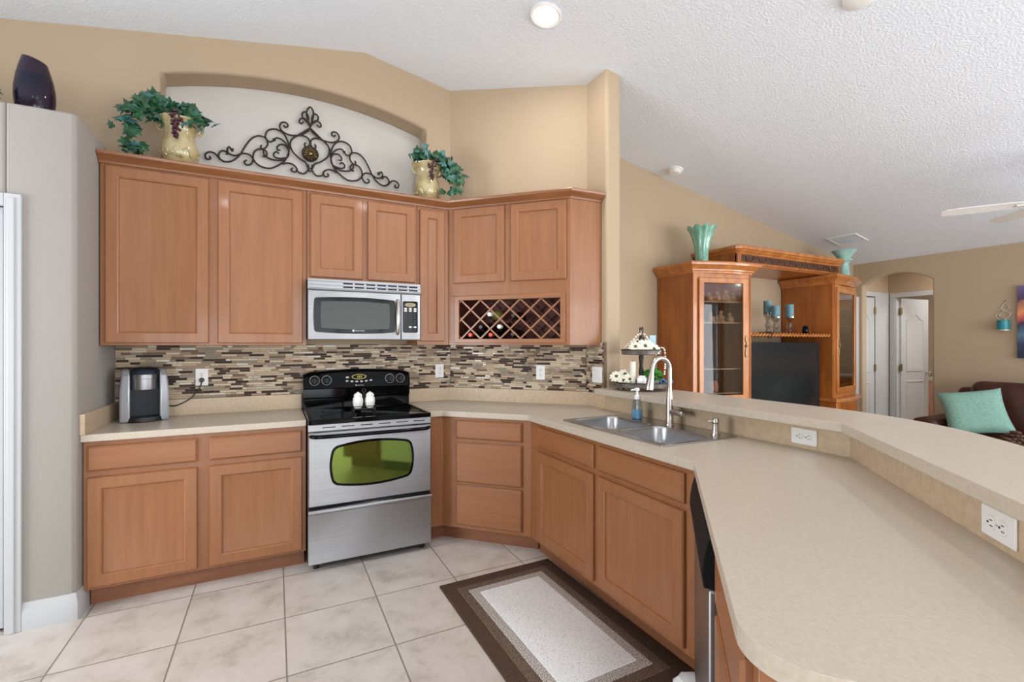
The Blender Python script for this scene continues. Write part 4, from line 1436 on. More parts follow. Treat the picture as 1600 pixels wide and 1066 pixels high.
def ivy(bm, pts, n, s, rg, spread, face):
    for _ in range(n):
        k = rg.random() * (len(pts) - 1)
        i = int(k)
        p = Vector(pts[i]).lerp(Vector(pts[i + 1]), k - i)
        q = Vector((rg.gauss(0, 1), rg.gauss(0, 1), rg.gauss(0, 1)))
        p = p + Vector((q.x * spread, q.y * spread * 0.8, q.z * spread * 0.7))
        d = Vector((rg.gauss(0, 0.7), rg.gauss(0, 0.35) - 0.2, rg.gauss(-0.25, 0.6)))
        up = Vector(face) + Vector((rg.gauss(0, 0.4), rg.gauss(0, 0.3), rg.gauss(0, 0.4)))
        leaf(bm, p, d, up.normalized(), s * (0.7 + 0.6 * rg.random()))


def urn_ivy(loc, lab, vines, crown_pts, n, seed, s=0.075):
    rg = random.Random(seed)
    t = thing('ivy_urn', lab, 'plant', loc, 0, 'ivy urns on the cabinets')
    bm = B()

    def wob(a, z):
        return 1 + (0.05 * math.sin(6 * a) * max(0, (z - 0.27) / 0.04) if z > 0.27 else 0)
    lathe(bm, [(0.062, 0), (0.066, 0.008), (0.052, 0.020), (0.050, 0.030), (0.078, 0.060), (0.094, 0.100), (0.097, 0.140), (0.088, 0.185), (0.080, 0.220), (0.082, 0.250), (0.100, 0.285), (0.122, 0.305), (0.124, 0.311), (0.108, 0.308), (0.085, 0.28), (0.075, 0.25)], n=36, wob=wob)
    u = obj('urn', bm, 'urn', t, smooth=60)
    bm = B()
    for j in range(26):
        a = rg.random() * 2 * PI
        z = 0.07 + rg.random() * 0.065
        r = 0.093
        p = Vector((r * math.cos(a), r * math.sin(a), z))
        ball(bm, p, 0.008 + 0.007 * rg.random(), 1, 1, 1, 1)
    for k in range(5):
        a0 = k * 2 * PI / 5
        tube(bm, [(0.096 * math.cos(a0 + x), 0.096 * math.sin(a0 + x), 0.105 + 0.025 * math.sin(x * 9)) for x in [j * 0.1 for j in range(10)]], 0.0035, 6)
    obj('relief', bm, 'urn', u, smooth=60)
    for x in (-1, 1):
        bm = B()
        tube(bm, smooth_path([(x * 0.082, 0, 0.245), (x * 0.104, 0, 0.248), (x * 0.116, 0, 0.268), (x * 0.112, 0, 0.295)], 5), 0.007, 8)
        obj('scroll_handle', bm, 'urn', u)
    bm = B(); ivy(bm, crown_pts, n, s, rg, 0.026, (0, -0.8, 0.6)); obj('foliage', bm, ['leaf'], t, smooth=0)
    bm = B(); ivy(bm, crown_pts, n // 2, s, rg, 0.032, (0, -0.8, 0.6)); obj('foliage', bm, ['leaf_blue'], t, smooth=0, label='blue green ivy leaves')
    for v in vines:
        bm = B(); tube(bm, smooth_path(v, 5), 0.0032, 6); vn = obj('vine', bm, 'stem', t)
        bm = B(); ivy(bm, v, int(n * 1.5), s, rg, 0.028, (0, -0.9, 0.4)); obj('foliage', bm, 'leaf', vn, smooth=0)
        bm = B(); ivy(bm, v, int(n * 0.5), s, rg, 0.030, (0, -0.9, 0.4)); obj('foliage', bm, 'leaf_blue', vn, smooth=0)
    bm = B()
    for j in range(46):
        k = j / 46
        w = 0.040 * (1 - k) ** 0.7 + 0.006
        a = rg.random() * 2 * PI
        ball(bm, (0.0 + w * math.cos(a) * rg.random(), -0.122 + 0.5 * w * math.sin(a), 0.325 - 0.155 * k), 0.0095, sub=1)
    obj('grape_cluster', bm, 'grape', t, smooth=60, label='hanging dark purple grapes')
    return t


urn_ivy((-0.530, 3.515, 2.4465), 'left ivy filled cream urn with leaves trailing toward the pantry',
        [[(-0.08, -0.05, 0.33), (-0.17, -0.06, 0.36), (-0.23, -0.06, 0.28), (-0.25, -0.05, 0.17), (-0.21, -0.05, 0.08)],
         [(-0.05, -0.04, 0.33), (-0.12, -0.02, 0.40), (-0.19, 0.0, 0.41)]],
        [(-0.10, -0.06, 0.35), (-0.02, -0.06, 0.38), (0.06, -0.07, 0.36), (0.13, -0.08, 0.31)], 40, 11, 0.064)
urn_ivy((1.050, 3.515, 2.4465), 'right ivy filled cream urn with leaves trailing into the corner',
        [[(0.06, -0.07, 0.34), (0.13, -0.10, 0.32), (0.165, -0.13, 0.24), (0.17, -0.15, 0.15), (0.165, -0.16, 0.09)]],
        [(-0.12, -0.06, 0.34), (-0.05, -0.06, 0.37), (0.03, -0.07, 0.37), (0.09, -0.08, 0.34)], 38, 12, 0.058)

t = thing('floor_vase', 'tall dark plum vase with slanted mouth on the pantry shelf', 'vase', (-1.122, 3.30, 2.538))
t.name = 'glazed_vase'
bm = B()
prof = [(0.052, 0.0), (0.058, 0.006), (0.074, 0.06), (0.081, 0.12), (0.080, 0.17), (0.072, 0.23), (0.061, 0.28), (0.050, 0.325)]
L = []
for r, z in prof:
    k = max(0, (z - 0.20) / 0.125) if z > 0.2 else 0
    L.append([(r * math.cos(a), r * math.sin(a), z - k * 0.26 * (r * math.cos(a) + 0.02)) for a in [2 * PI * j / 40 for j in range(40)]])
for r, dz in ((0.044, 0.0), (0.040, -0.02)):
    L.append([(r * math.cos(a), r * math.sin(a), 0.325 + dz - 0.26 * (r * math.cos(a) + 0.02)) for a in [2 * PI * j / 40 for j in range(40)]])
skin(bm, L); obj('body', bm, 'vase_dark', t, smooth=60)
t = thing('potted_ivy', 'small ivy plant just entering the frame on the pantry shelf', 'plant', (-1.36, 3.28, 2.538))
bm = B(); lathe(bm, [(0.05, 0), (0.055, 0.005), (0.07, 0.10), (0.072, 0.105), (0.06, 0.10)], n=24); obj('pot', bm, 'urn', t)
bm = B(); ivy(bm, [(-0.05, -0.03, 0.13), (0.05, -0.04, 0.12), (0.12, -0.05, 0.09)], 22, 0.06, random.Random(4), 0.02, (0, -0.8, 0.5)); obj('foliage', bm, 'leaf', t, smooth=0)

# ------------------------------------------------------------------ tiered tray on the bar and what it holds
TX, TY, TZ = 2.238, 2.445, 1.0675
t = thing('tiered_tray', 'weathered two tier round tray standing on the end of the bar', 'tray', (TX, TY, TZ))
for i in range(3):
    a = 2 * PI * i / 3 + 0.5
    bm = B(); ball(bm, (0.12 * math.cos(a), 0.12 * math.sin(a), 0.010), 0.0105, 1.2, 1.2, 0.95, 2); obj('foot', bm, 'iron', t)
for nm, r, z in (('lower_tray', 0.188, 0.019), ('upper_tray', 0.132, 0.238)):
    bm = B(); lathe(bm, [(r * 0.92, z), (r, z + 0.004), (r + 0.002, z + 0.034), (r - 0.003, z + 0.034), (r - 0.006, z + 0.008), (0.02, z + 0.008)], n=40); tr = obj(nm, bm, 'galv', t)
    bm = B(); tube(bm, [((r + 0.002) * math.cos(a), (r + 0.002) * math.sin(a), z + 0.034) for a in [2 * PI * j / 40 for j in range(40)]], 0.004, 6, closed=True); obj('rim', bm, 'iron', tr)
bm = B(); lathe(bm, [(0.018, 0.026), (0.022, 0.04), (0.012, 0.07), (0.017, 0.12), (0.012, 0.17), (0.018, 0.22), (0.012, 0.24), (0.012, 0.33), (0.017, 0.35), (0.010, 0.37)], n=18); obj('spindle', bm, 'iron', t)
bm = B()
for s in (-1, 1):
    tube(bm, smooth_path([(0, s * 0.006, 0.365), (s * 0.004, s * 0.018, 0.395), (s * 0.004, s * 0.02, 0.42), (0, s * 0.008, 0.425), (0, s * 0.003, 0.405)], 5), 0.0032, 8)
obj('finial', bm, 'iron', t)


def daisy(bm_p, bm_c, c, n, r, rg, petals=11):
    n = Vector(n).normalized()
    a0 = n.orthogonal().normalized()
    b0 = n.cross(a0)
    for j in range(petals):
        a = 2 * PI * j / petals + rg.random() * 0.2
        d = a0 * math.cos(a) + b0 * math.sin(a)
        w = n.cross(d)
        c_ = Vector(c)
        ring = []
        for u, v, h in ((0.15, 0.06, 0), (0.55, 0.20, 0.10), (0.85, 0.17, 0.06), (1.0, 0.0, -0.02), (0.85, -0.17, 0.06), (0.55, -0.20, 0.10), (0.15, -0.06, 0)):
            ring.append(bm_p.verts.new(c_ + d * (u * r) + w * (v * r) + n * (h * r)))
        bm_p.faces.new(ring)
    ball(bm_c, Vector(c) + n * 0.004, r * 0.26, 1, 1, 1, 1)


def flowers(name, lab, loc, heads, seed, grp=None):
    rg = random.Random(seed)
    t = thing(name, lab, 'flowers', loc, 0, grp)
    bs, bl = B(), B()
    for c, n, r in heads:
        bp, bc, bx_ = B(), B(), B()
        daisy(bp, bc, c, n, r, rg)
        daisy(bp, bx_, Vector(c) + Vector(n).normalized() * 0.004, n, r * 0.8, rg)
        bx_.free()
        hd = obj('flower_head', bp, 'petal', t, smooth=0)
        obj('flower_centre', bc, 'flower_eye', hd, label='dark olive flower centre')
        tube(bs, [(0, 0, 0.002), tuple(Vector(c) * 0.6), c], 0.0025, 5)
        leaf(bl, Vector(c) * 0.8, Vector((c[0], c[1], -0.01)) + Vector((0.01, -0.01, 0)), Vector((0, -0.3, 1)), 0.04)
    obj('stem', bs, 'stem', t)
    obj('leaf', bl, 'leaf', t, smooth=0)
    return t


flowers('silk_flowers', 'bunch of white daisies lying on the upper tray', (TX - 0.03, TY - 0.03, TZ + 0.2475),
        [((-0.055, -0.01, 0.045), (-0.6, -0.5, 0.7), 0.05), ((0.0, -0.04, 0.05), (-0.3, -0.9, 0.5), 0.055), ((0.045, -0.075, 0.03), (-0.3, -0.9, 0.6), 0.048), ((0.0, 0.03, 0.075), (-0.4, -0.4, 0.9), 0.05), ((0.06, -0.02, 0.06), (0, -0.7, 0.8), 0.05)], 21, 'white daisies on the tray')
flowers('silk_flowers', 'bunch of white daisies at the left of the lower tray', (TX - 0.115, TY + 0.045, TZ + 0.0275),
        [((-0.01, -0.01, 0.035), (-0.6, -0.7, 0.4), 0.045), ((-0.03, 0.04, 0.06), (-0.6, -0.5, 0.6), 0.05), ((0.02, 0.01, 0.075), (-0.4, -0.6, 0.7), 0.05), ((0.02, -0.035, 0.045), (-0.3, -0.9, 0.3), 0.045)], 22, 'white daisies on the tray')
t = thing('bead_garland', 'white wooden bead string draped over the upper tray', 'garland', (TX, TY, TZ))
bd = smooth_path([(-0.10, 0.05, 0.288), (-0.085, 0.04, 0.305), (-0.05, 0.02, 0.345), (-0.02, 0.0, 0.378), (0.018, -0.012, 0.378), (0.05, -0.03, 0.33), (0.085, -0.065, 0.29), (0.10, -0.105, 0.283), (0.105, -0.115, 0.24), (0.10, -0.12, 0.16), (0.092, -0.122, 0.11)], 5)
acc, last = 0, None
for p in bd:
    if last is None or (p - last).length > 0.0125:
        bm = B(); ball(bm, p, 0.0068, sub=2); obj('bead', bm, 'bead', t)
        last = p
bm = B(); tube(bm, bd, 0.0012, 5); obj('string', bm, 'cloth', t)
t = thing('plant_pot', 'bushy bright green plant in a grey pot on the lower tray', 'plant', (TX + 0.04, TY - 0.065, TZ + 0.0275))
t.name = 'potted_plant'
bm = B(); lathe(bm, [(0.036, 0), (0.040, 0.003), (0.046, 0.05), (0.046, 0.054), (0.040, 0.052)], n=28); obj('pot', bm, 'pot_grey', t)
rg = random.Random(8)
bm = B()
for j in range(170):
    a, b_ = rg.random() * 2 * PI, rg.random() ** 0.6 * PI * 0.62
    d = Vector((math.sin(b_) * math.cos(a), math.sin(b_) * math.sin(a), math.cos(b_)))
    leaf(bm, Vector((0, 0, 0.068)) + Vector((d.x * 0.052, d.y * 0.052, d.z * 0.040)), d + Vector((rg.gauss(0, .5), rg.gauss(0, .5), rg.gauss(0, .5))), d, 0.022)
obj('foliage', bm, 'leaf_bright', t, smooth=0)
t = thing('milk_jug', 'small white ceramic cube vase in front of the lower daisies', 'vase', (TX - 0.04, TY - 0.055, TZ + 0.0275), 0.5)
t.name = 'cube_vase'
bm = B(); L = []
for z, w in ((0, 0.026), (0.004, 0.029), (0.055, 0.029), (0.066, 0.02), (0.072, 0.02), (0.072, 0.016), (0.05, 0.016)):
    L.append([(p[0], p[1], z) for p in rrect(-w, w, -w, w, 0.008)])
skin(bm, L); obj('body', bm, 'white_ceramic', t)
t = thing('pillar_candle', 'tall white candle standing between the two tray levels', 'candle', (TX - 0.07, TY + 0.005, TZ + 0.0275))
bm = B(); lathe(bm, [(0.019, 0), (0.020, 0.003), (0.020, 0.165), (0.017, 0.168), (0.003, 0.164)], n=24); obj('wax', bm, 'petal', t)
bm = B(); cyl(bm, (0, 0, 0.163), (0, 0, 0.176), 0.0012, 6); obj('wick', bm, 'iron', t)
t = thing('ribbon_bow', 'blue ribbon bow at the right side of the lower tray', 'bow', (TX + 0.125, TY - 0.105, TZ + 0.0275))
bm = B()
for s in (-1, 1):
    tube(bm, smooth_path([(0, 0, 0.025), (s * 0.02, -0.01 * s, 0.045), (s * 0.036, -0.016 * s, 0.035), (s * 0.03, -0.012 * s, 0.015), (0, 0, 0.022)], 5), 0.007, 8)
ball(bm, (0, 0, 0.024), 0.011, sub=2)
tube(bm, [(0, 0, 0.02), (0.008, -0.004, 0.008), (0.014, -0.006, 0.007)], 0.006, 8)
obj('bow', bm, 'blue', t)
t = thing('greeting_card', 'pale blue upright card at the back of the upper tray', 'card', (TX + 0.082, TY - 0.022, TZ + 0.2475), -0.45)
bm = B(); box(bm, -0.022, 0.022, -0.004, 0.004, 0, 0.125); obj('card', bm, 'blue_pale', t, bev=0.001)
t = thing('wooden_block', 'dark brown wooden block beside the pale blue card', 'block', (TX + 0.032, TY + 0.03, TZ + 0.2475), -0.45)
bm = B(); box(bm, -0.016, 0.016, -0.010, 0.010, 0, 0.115); obj('block', bm, 'walnut', t, bev=0.002)

# ------------------------------------------------------------------ entertainment center in the living room
def bowed(a, b_, bulge, n=10):
    a, b_ = Vector(a), Vector(b_)
    d = b_ - a
    nr = Vector((d.y, -d.x)).normalized()
    return [tuple(a + d * (i / n) + nr * (bulge * math.sin(PI * i / n))) for i in range(n + 1)]


CROWN = [(-0.02, 2.045), (0.006, 2.045), (0.010, 2.060), (0.020, 2.066), (0.022, 2.078), (0.040, 2.090), (0.052, 2.108), (0.064, 2.114), (0.066, 2.134), (0.058, 2.146), (0.045, 2.150), (-0.02, 2.150)]


def tower(lab, x0, x1, ya, yb, knob_u):
    """Glass fronted tower: plan corners (x0, back) .. front edge from (x0, ya) to (x1, yb)."""
    t = thing('display_cabinet', lab, 'cabinet', (x0, 3.545, 0), 0, 'glass door towers of the entertainment center')
    w = x1 - x0
    fa, fb = (0.0, ya - 3.545), (w, yb - 3.545)
    front = Vector(fb) - Vector(fa)
    L = front.length
    ux = front / L
    bm = B(); ribbon(bm, [(0, 0), fa], 0.022, 0.78, 2.05); obj('side_panel', bm, 'cherry', t)
    bm = B(); ribbon(bm, [fb, (w, 0)], 0.022, 0.78, 2.05); obj('side_panel', bm, 'cherry', t)
    bm = B(); box(bm, 0.022, w - 0.022, -0.018, -0.002, 0.78, 2.05); obj('back_panel', bm, 'cherry', t)
    bm = B(); prism(bm, [(0.0, 0), fa, fb, (w, 0)], 2.045, 2.075); obj('top_panel', bm, 'cherry', t)
    base = [(-0.015, 0)] + [(fa[0] - 0.015, fa[1] - 0.03)] + bowed((fa[0] + 0.02, fa[1] - 0.045), (fb[0] - 0.02, fb[1] - 0.045), 0.03) + [(fb[0] + 0.015, fb[1] - 0.03), (w + 0.015, 0)]
    bm = B(); prism(bm, base, 0.0, 0.735); bs = obj('base', bm, 'cherry', t, bev=0.004)
    bm = B()
    sweep_profile(bm, base, [(-0.05, 0.735), (0.012, 0.735), (0.026, 0.748), (0.026, 0.762), (0.012, 0.778), (-0.05, 0.78)])
    prism(bm, base, 0.74, 0.7795)
    obj('ledge', bm, 'cherry_lit', t, smooth=30)
    bm = B()
    path = [(0, 0), fa] + bowed(fa, fb, 0.035)[1:-1] + [fb, (w, 0)]
    sweep_profile(bm, path, CROWN)
    prism(bm, path, 2.10, 2.149)
    obj('crown', bm, 'cherry_lit', t, smooth=30)
    # front frame, door and pane in a child frame running along the front edge
    ang = math.atan2(ux.y, ux.x)

    def F(name, bm, m, par, **k):
        return obj(name, bm, m, par, loc=(fa[0], fa[1], 0), rot=(0, 0, ang), **k)
    bm = B(); plate_holes(bm, [(0, 0.78), (L, 0.78), (L, 2.05), (0, 2.05)], [[(0.055, 0.84), (L - 0.055, 0.84), (L - 0.055, 2.0), (0.055, 2.0)]], lambda u, v: (u, 0.022, v), (0, -0.022, 0))
    F('front_frame', bm, 'cherry_lit', t, bev=0.004)
    bm = B(); plate_holes(bm, [(0.052, 0.835), (L - 0.052, 0.835), (L - 0.052, 2.005), (0.052, 2.005)], [[(0.105, 0.895), (L - 0.105, 0.895), (L - 0.105, 1.955), (0.105, 1.955)]], lambda u, v: (u, 0.002, v), (0, -0.024, 0))
    d = F('door', bm, 'cherry_lit', t, bev=0.006)
    bm = B(); box(bm, 0.100, L - 0.100, -0.008, -0.003, 0.89, 1.96); obj('glass_pane', bm, 'glass_door', d, label='glass door pane')
    ku = L - 0.078 if knob_u > 0 else 0.078
    bm = B(); ball(bm, (ku, -0.034, 1.36), 0.013, 1, 0.8, 1, 2); cyl(bm, (ku, -0.02, 1.36), (ku, -0.03, 1.36), 0.007, 10); tube(bm, smooth_path([(ku, -0.024, 1.46), (ku - 0.008, -0.028, 1.42), (ku + 0.006, -0.028, 1.39), (ku, -0.026, 1.33), (ku - 0.008, -0.028, 1.29), (ku, -0.024, 1.25)], 4), 0.005, 6)
    obj('door_pull', bm, 'brass', d, label='ornate bronze door pull')
    bm = B(); lathe(bm, [(0.03, 0.0), (0.03, -0.010), (0.012, -0.012)], (w / 2, -0.25, 2.0445), 20); obj('puck_disc', bm, 'lamp', t, label='small glowing disc added to brighten the shelves')
    bulb = bpy.data.lights.new('puck_fill', 'POINT')  # added lamp that lifts the dark inside of the cabinet
    bulb.energy = 1.1
    bulb.shadow_soft_size = 0.02
    bulb.color = (1.0, 0.9, 0.75)
    bo = bpy.data.objects.new('puck_fill', bulb)
    COL.objects.link(bo)
    bo.location = (x0 + w / 2, 3.545 - 0.25, 2.01)
    inner = [(0.03, -0.022), (0.03, fa[1] + 0.03), (w - 0.03, fb[1] + 0.04), (w - 0.03, -0.022)]
    for z in (0.915, 1.147, 1.590, 1.790):
        bm = B(); prism(bm, inner, z - 0.014, z); obj('shelf', bm, 'cherry_lit', t)
    return t


TLx0, TLx1 = 3.468, 4.09
tl = tower('carved wood display cabinet with glass door left of the television', TLx0, TLx1, 3.10, 2.955, 1)
TRx0, TRx1 = 5.475, 6.19
tr_ = tower('carved wood display cabinet with glass door right of the television', TRx0, TRx1, 2.955, 3.10, -1)

t = thing('bridge_cabinet', 'carved wood bridge with scroll frieze spanning the two display cabinets', 'cabinet', (4.0, 3.545, 0))
bw = 1.74
bm = B(); box(bm, 0.0, bw, -0.50, 0, 2.1505, 2.18); box(bm, 0.0, bw, -0.515, -0.48, 2.165, 2.30); box(bm, 0, 0.02, -0.50, 0, 2.18, 2.30); box(bm, bw - 0.02, bw, -0.50, 0, 2.18, 2.30); obj('body', bm, 'cherry', t, bev=0.003)
bm = B()
pth = [(0, 0), (0, -0.50)] + [(0.02, -0.515), (bw - 0.02, -0.515)] + [(bw, -0.50), (bw, 0)]
sweep_profile(bm, pth, [(-0.02, 2.262), (0.004, 2.262), (0.008, 2.272), (0.022, 2.280), (0.036, 2.300), (0.046, 2.304), (0.048, 2.325), (0.040, 2.338), (0.03, 2.342), (-0.02, 2.342)])
prism(bm, pth, 2.325, 2.341)
obj('crown', bm, 'cherry_lit', t, smooth=30)
bm = B(); box(bm, 0.05, bw - 0.05, -0.517, -0.513, 2.188, 2.256)
fz = obj('frieze', bm, 'cherry_dark', t, label='dark carved frieze')
bm = B()
nx = 16
for i in range(nx):
    x = 0.07 + (bw - 0.14) * (i + 0.5) / nx
    s = 1 if i % 2 else -1
    pts = [(x - 0.040, -0.519, 2.222 - s * 0.010), (x - 0.024, -0.522, 2.222 - s * 0.026), (x - 0.004, -0.522, 2.222 - s * 0.016), (x + 0.004, -0.522, 2.222 + s * 0.016), (x + 0.024, -0.522, 2.222 + s * 0.026), (x + 0.038, -0.519, 2.222 + s * 0.008), (x + 0.026, -0.519, 2.222)]
    tube(bm, smooth_path(pts, 4), 0.0065, 6)
obj('carving', bm, mat('dark_carving', (104, 64, 34), 0.4), fz)
bm = B(); lathe(bm, [(0.045, -0.004), (0.045, 0.0), (0.03, 0.0)], (0.42, -0.22, 2.1502), 24); obj('puck_disc', bm, 'charcoal', t)
t = thing('media_shelf', 'wood shelf with rope carved edge above the television', 'shelf', (4.783, 3.0, 1.457))
bm = B(); box(bm, -0.688, 0.688, 0.0, 0.54, 0.0, 0.030); obj('board', bm, 'cherry_lit', t, bev=0.003)
bm = B()
for i in range(27):
    x = -0.68 + 1.36 * (i + 0.5) / 27
    tube(bm, [(x - 0.022, -0.004, 0.002), (x, -0.014, 0.015), (x + 0.022, -0.004, 0.028)], 0.011, 8)
obj('rope_edge', bm, 'cherry_lit', t)
t = thing('media_console', 'low wood console between the display cabinets under the television', 'cabinet', (4.783, 3.0, 0))
bm = B(); box(bm, -0.675, 0.675, 0.0, 0.54, 0.0, 0.56); obj('body', bm, 'cherry', t, bev=0.004)
for s in (-1, 1):
    bm = B(); panel(bm, min(s * 0.02, s * 0.65), max(s * 0.02, s * 0.65), 0.06, 0.52, 0.0, DOOR); obj('door', bm, 'cherry_lit', t)
t = thing('television', 'large black flat screen television below the rope edged shelf', 'television', (4.76, 3.075, 0.5605))
bm = B(); box(bm, -0.632, 0.632, -0.018, 0.03, 0.085, 0.838); obj('housing', bm, 'black', t, bev=0.005)
bm = B(); box(bm, -0.620, 0.620, -0.0205, -0.0175, 0.10, 0.828); obj('screen', bm, mat('tv_screen', (30, 31, 33), 0.22), t)
bm = B(); box(bm, -0.25, 0.25, -0.06, 0.11, 0, 0.012); box(bm, -0.05, 0.05, 0.0, 0.028, 0.012, 0.10); obj('stand', bm, 'black', t, bev=0.004)

for x, y, h, lab in ((4.845, 3.30, 0.235, 'tallest blue candle holder of cut glass at the shelf\'s left end'), (4.815, 3.19, 0.185, 'cut glass candle holder in front of the tallest one'), (5.075, 3.20, 0.195, 'cut glass candle holder standing alone toward the shelf\'s middle')):
    k = thing('candle_holder', lab.replace('blue candle holder of cut glass', 'cut glass candle holder'), 'candle holder', (x, y, 1.4875), 0, 'cut glass candle holders')
    bm = B(); f = h / 0.2
    lathe(bm, [(0.048, 0), (0.050, 0.008), (0.026, 0.03 * f), (0.018, 0.05 * f), (0.032, 0.08 * f), (0.024, 0.105 * f), (0.016, 0.13 * f), (0.030, 0.155 * f), (0.046, 0.185 * f), (0.048, 0.2 * f), (0.040, 0.2 * f), (0.03, 0.19 * f)], n=12)
    obj('stem', bm, 'crystal', k, smooth=20)
    ch = 0.125 if h < 0.19 else 0.14
    c = thing('pillar_candle', 'blue grey pillar candle on the ' + ('tallest glass holder' if h > 0.2 else ('lone glass holder near the shelf\'s middle' if x > 5 else 'glass holder in front of the tallest one')), 'candle', (x, y, 1.4875 + h * 0.951), 0, 'blue grey pillar candles')
    bm = B(); lathe(bm, [(0.041, 0), (0.043, 0.003), (0.043, ch), (0.039, ch + 0.004), (0.02, ch - 0.003), (0.003, ch - 0.004)], n=28); obj('wax', bm, 'candle', c)
    bm = B(); cyl(bm, (0, 0, ch - 0.006), (0, 0, ch + 0.012), 0.0015, 6); obj('wick', bm, 'iron', c)
t = thing('remote_speaker', 'small black upright oval gadget on the rope edged shelf', 'gadget', (5.28, 3.15, 1.4875))
t.name = 'black_gadget'
bm = B(); lathe(bm, [(0.026, 0), (0.032, 0.01), (0.032, 0.06), (0.026, 0.085), (0.012, 0.095)], n=24); obj('body', bm, 'black_gloss', t, smooth=60)
t = thing('cable_clip', 'black bent cable hook at the left end of the rope edged shelf', 'hook', (4.36, 2.985, 1.4875))
bm = B(); tube(bm, [(-0.10, 0.015, 0.006), (0.0, 0.008, 0.006), (0.045, -0.004, 0.006), (0.045, -0.03, 0.002), (0.03, -0.035, -0.04), (-0.02, -0.032, -0.046)], 0.006, 8); obj('wire', bm, 'black', t)

# teal art glass vases on the towers
t = thing('glass_vase', 'teal ruffled rim glass vase on the left display cabinet', 'vase', (3.745, 3.24, 2.1505), 0, 'teal glass vases')
bm = B()
L = []
for r, z, wv in ((0.062, 0, 0), (0.064, 0.005, 0), (0.060, 0.08, 0.02), (0.064, 0.16, 0.05), (0.078, 0.24, 0.07), (0.105, 0.32, 0.09), (0.135, 0.375, 0.10), (0.128, 0.376, 0.10), (0.09, 0.31, 0.08), (0.06, 0.22, 0.05), (0.05, 0.12, 0.0)):
    L.append([(r * (1 + wv * math.cos(9 * a)) * math.cos(a), r * (1 + wv * math.cos(9 * a)) * math.sin(a), z + (0.012 * math.cos(9 * a) if z > 0.3 else 0)) for a in [2 * PI * j / 72 for j in range(72)]])
skin(bm, L); obj('body', bm, 'teal_glass', t, smooth=60)
t = thing('glass_vase', 'pale teal flared vase on the right display cabinet', 'vase', (6.02, 3.14, 2.1505), 0, 'teal glass vases')
bm = B(); lathe(bm, [(0.068, 0), (0.07, 0.006), (0.058, 0.08), (0.050, 0.16), (0.056, 0.20), (0.085, 0.215), (0.082, 0.235), (0.06, 0.24), (0.08, 0.27), (0.13, 0.335), (0.125, 0.337), (0.07, 0.275), (0.04, 0.25)], n=40); obj('body', bm, 'teal_pale', t, smooth=60)


def figurine(loc, s, lab, seed):
    rg = random.Random(seed)
    t = thing('resin_figurine', lab, 'figurine', loc, rg.random() * 6, 'tan figurines in the left display cabinet')
    bm = B()
    lathe(bm, [(0.042 * s, 0), (0.044 * s, 0.006 * s), (0.038 * s, 0.014 * s)], n=16)
    L = []
    for r, z in ((0.030, 0.012), (0.033, 0.03), (0.026, 0.05), (0.020, 0.062), (0.010, 0.070)):
        L.append([(r * s * (1 + 0.18 * math.cos(3 * a + seed)) * math.cos(a), r * s * math.sin(a), z * s) for a in [2 * PI * j / 14 for j in range(14)]])
    skin(bm, L)
    ball(bm, (0.004 * s, 0, 0.086 * s), 0.019 * s, 1, 1, 1.1, 2)
    for q in (-1, 1):
        tube(bm, [(0.018 * s * q, 0, 0.058 * s), (0.034 * s * q, -0.012 * s, 0.042 * s), (0.022 * s * q, -0.028 * s, 0.034 * s)], 0.008 * s, 6)
        ball(bm, (0.022 * s * q, -0.024 * s, 0.016 * s), 0.012 * s, 1, 1.5, 0.9, 1)
    obj('body', bm, 'figurine', t, smooth=60)


NTH = ['first', 'second', 'third', 'fourth']
for z, row, xs_ in ((1.7905, 'top', (0.275, 0.365, 0.455, 0.540)), (1.5905, 'second', (0.29, 0.39, 0.50))):
    for i, dx in enumerate(xs_):
        fy = 3.10 - 0.145 * dx / 0.622 + 0.11
        figurine((TLx0 + dx, fy, z), (0.85, 0.95, 1.15, 0.85)[i] if row == 'top' else (0.95, 1.1, 0.9)[i], 'tan figurine, %s from the left on the %s glass cabinet shelf' % (NTH[i], row), 30 + i + int(z * 10))
t = thing('clay_jar', 'orange clay jar on the lowest shelf of the left display cabinet', 'jar', (TLx0 + 0.32, 3.15, 0.9155))
bm = B(); lathe(bm, [(0.040, 0), (0.052, 0.01), (0.056, 0.05), (0.050, 0.085), (0.036, 0.10), (0.036, 0.108), (0.03, 0.106)], n=24, wob=lambda a, z: 1 + 0.03 * math.cos(8 * a)); obj('body', bm, 'terracotta', t, smooth=60)

# ------------------------------------------------------------------ sofa corner
def soft(bm, x0, x1, y0, y1, z0, z1):
    box(bm, x0, x1, y0, y1, z0, z1)


t = thing('leather_sofa', 'dark brown leather sofa along the far wall', 'sofa', (6.02, 0.62, 0), 0)
# local: x to the wall, y along the wall from the far right end to the arm by the hall
Ls = 1.83
bm = B(); box(bm, 0.04, 0.96, 0.0, Ls, 0.06, 0.30); obj('frame', bm, 'leather', t, bev=0.04, seg=4)
for y0, y1 in ((0.20, Ls / 2 - 0.005), (Ls / 2 + 0.005, Ls - 0.20)):
    bm = B(); box(bm, 0.0, 0.66, y0, y1, 0.29, 0.47); obj('seat_cushion', bm, 'leather', t, bev=0.055, seg=5)
    bm = B()
    skin(bm, [[(0.56, y0, 0.45), (0.66, y0, 0.98), (0.86, y0, 0.98), (0.86, y0, 0.45)], [(0.56, y1, 0.45), (0.66, y1, 0.98), (0.86, y1, 0.98), (0.86, y1, 0.45)]])
    obj('back_cushion', bm, 'leather', t, bev=0.085, seg=6)
bm = B(); box(bm, 0.80, 0.98, 0.05, Ls - 0.05, 0.28, 0.90); obj('back_frame', bm, 'leather', t, bev=0.06, seg=5)
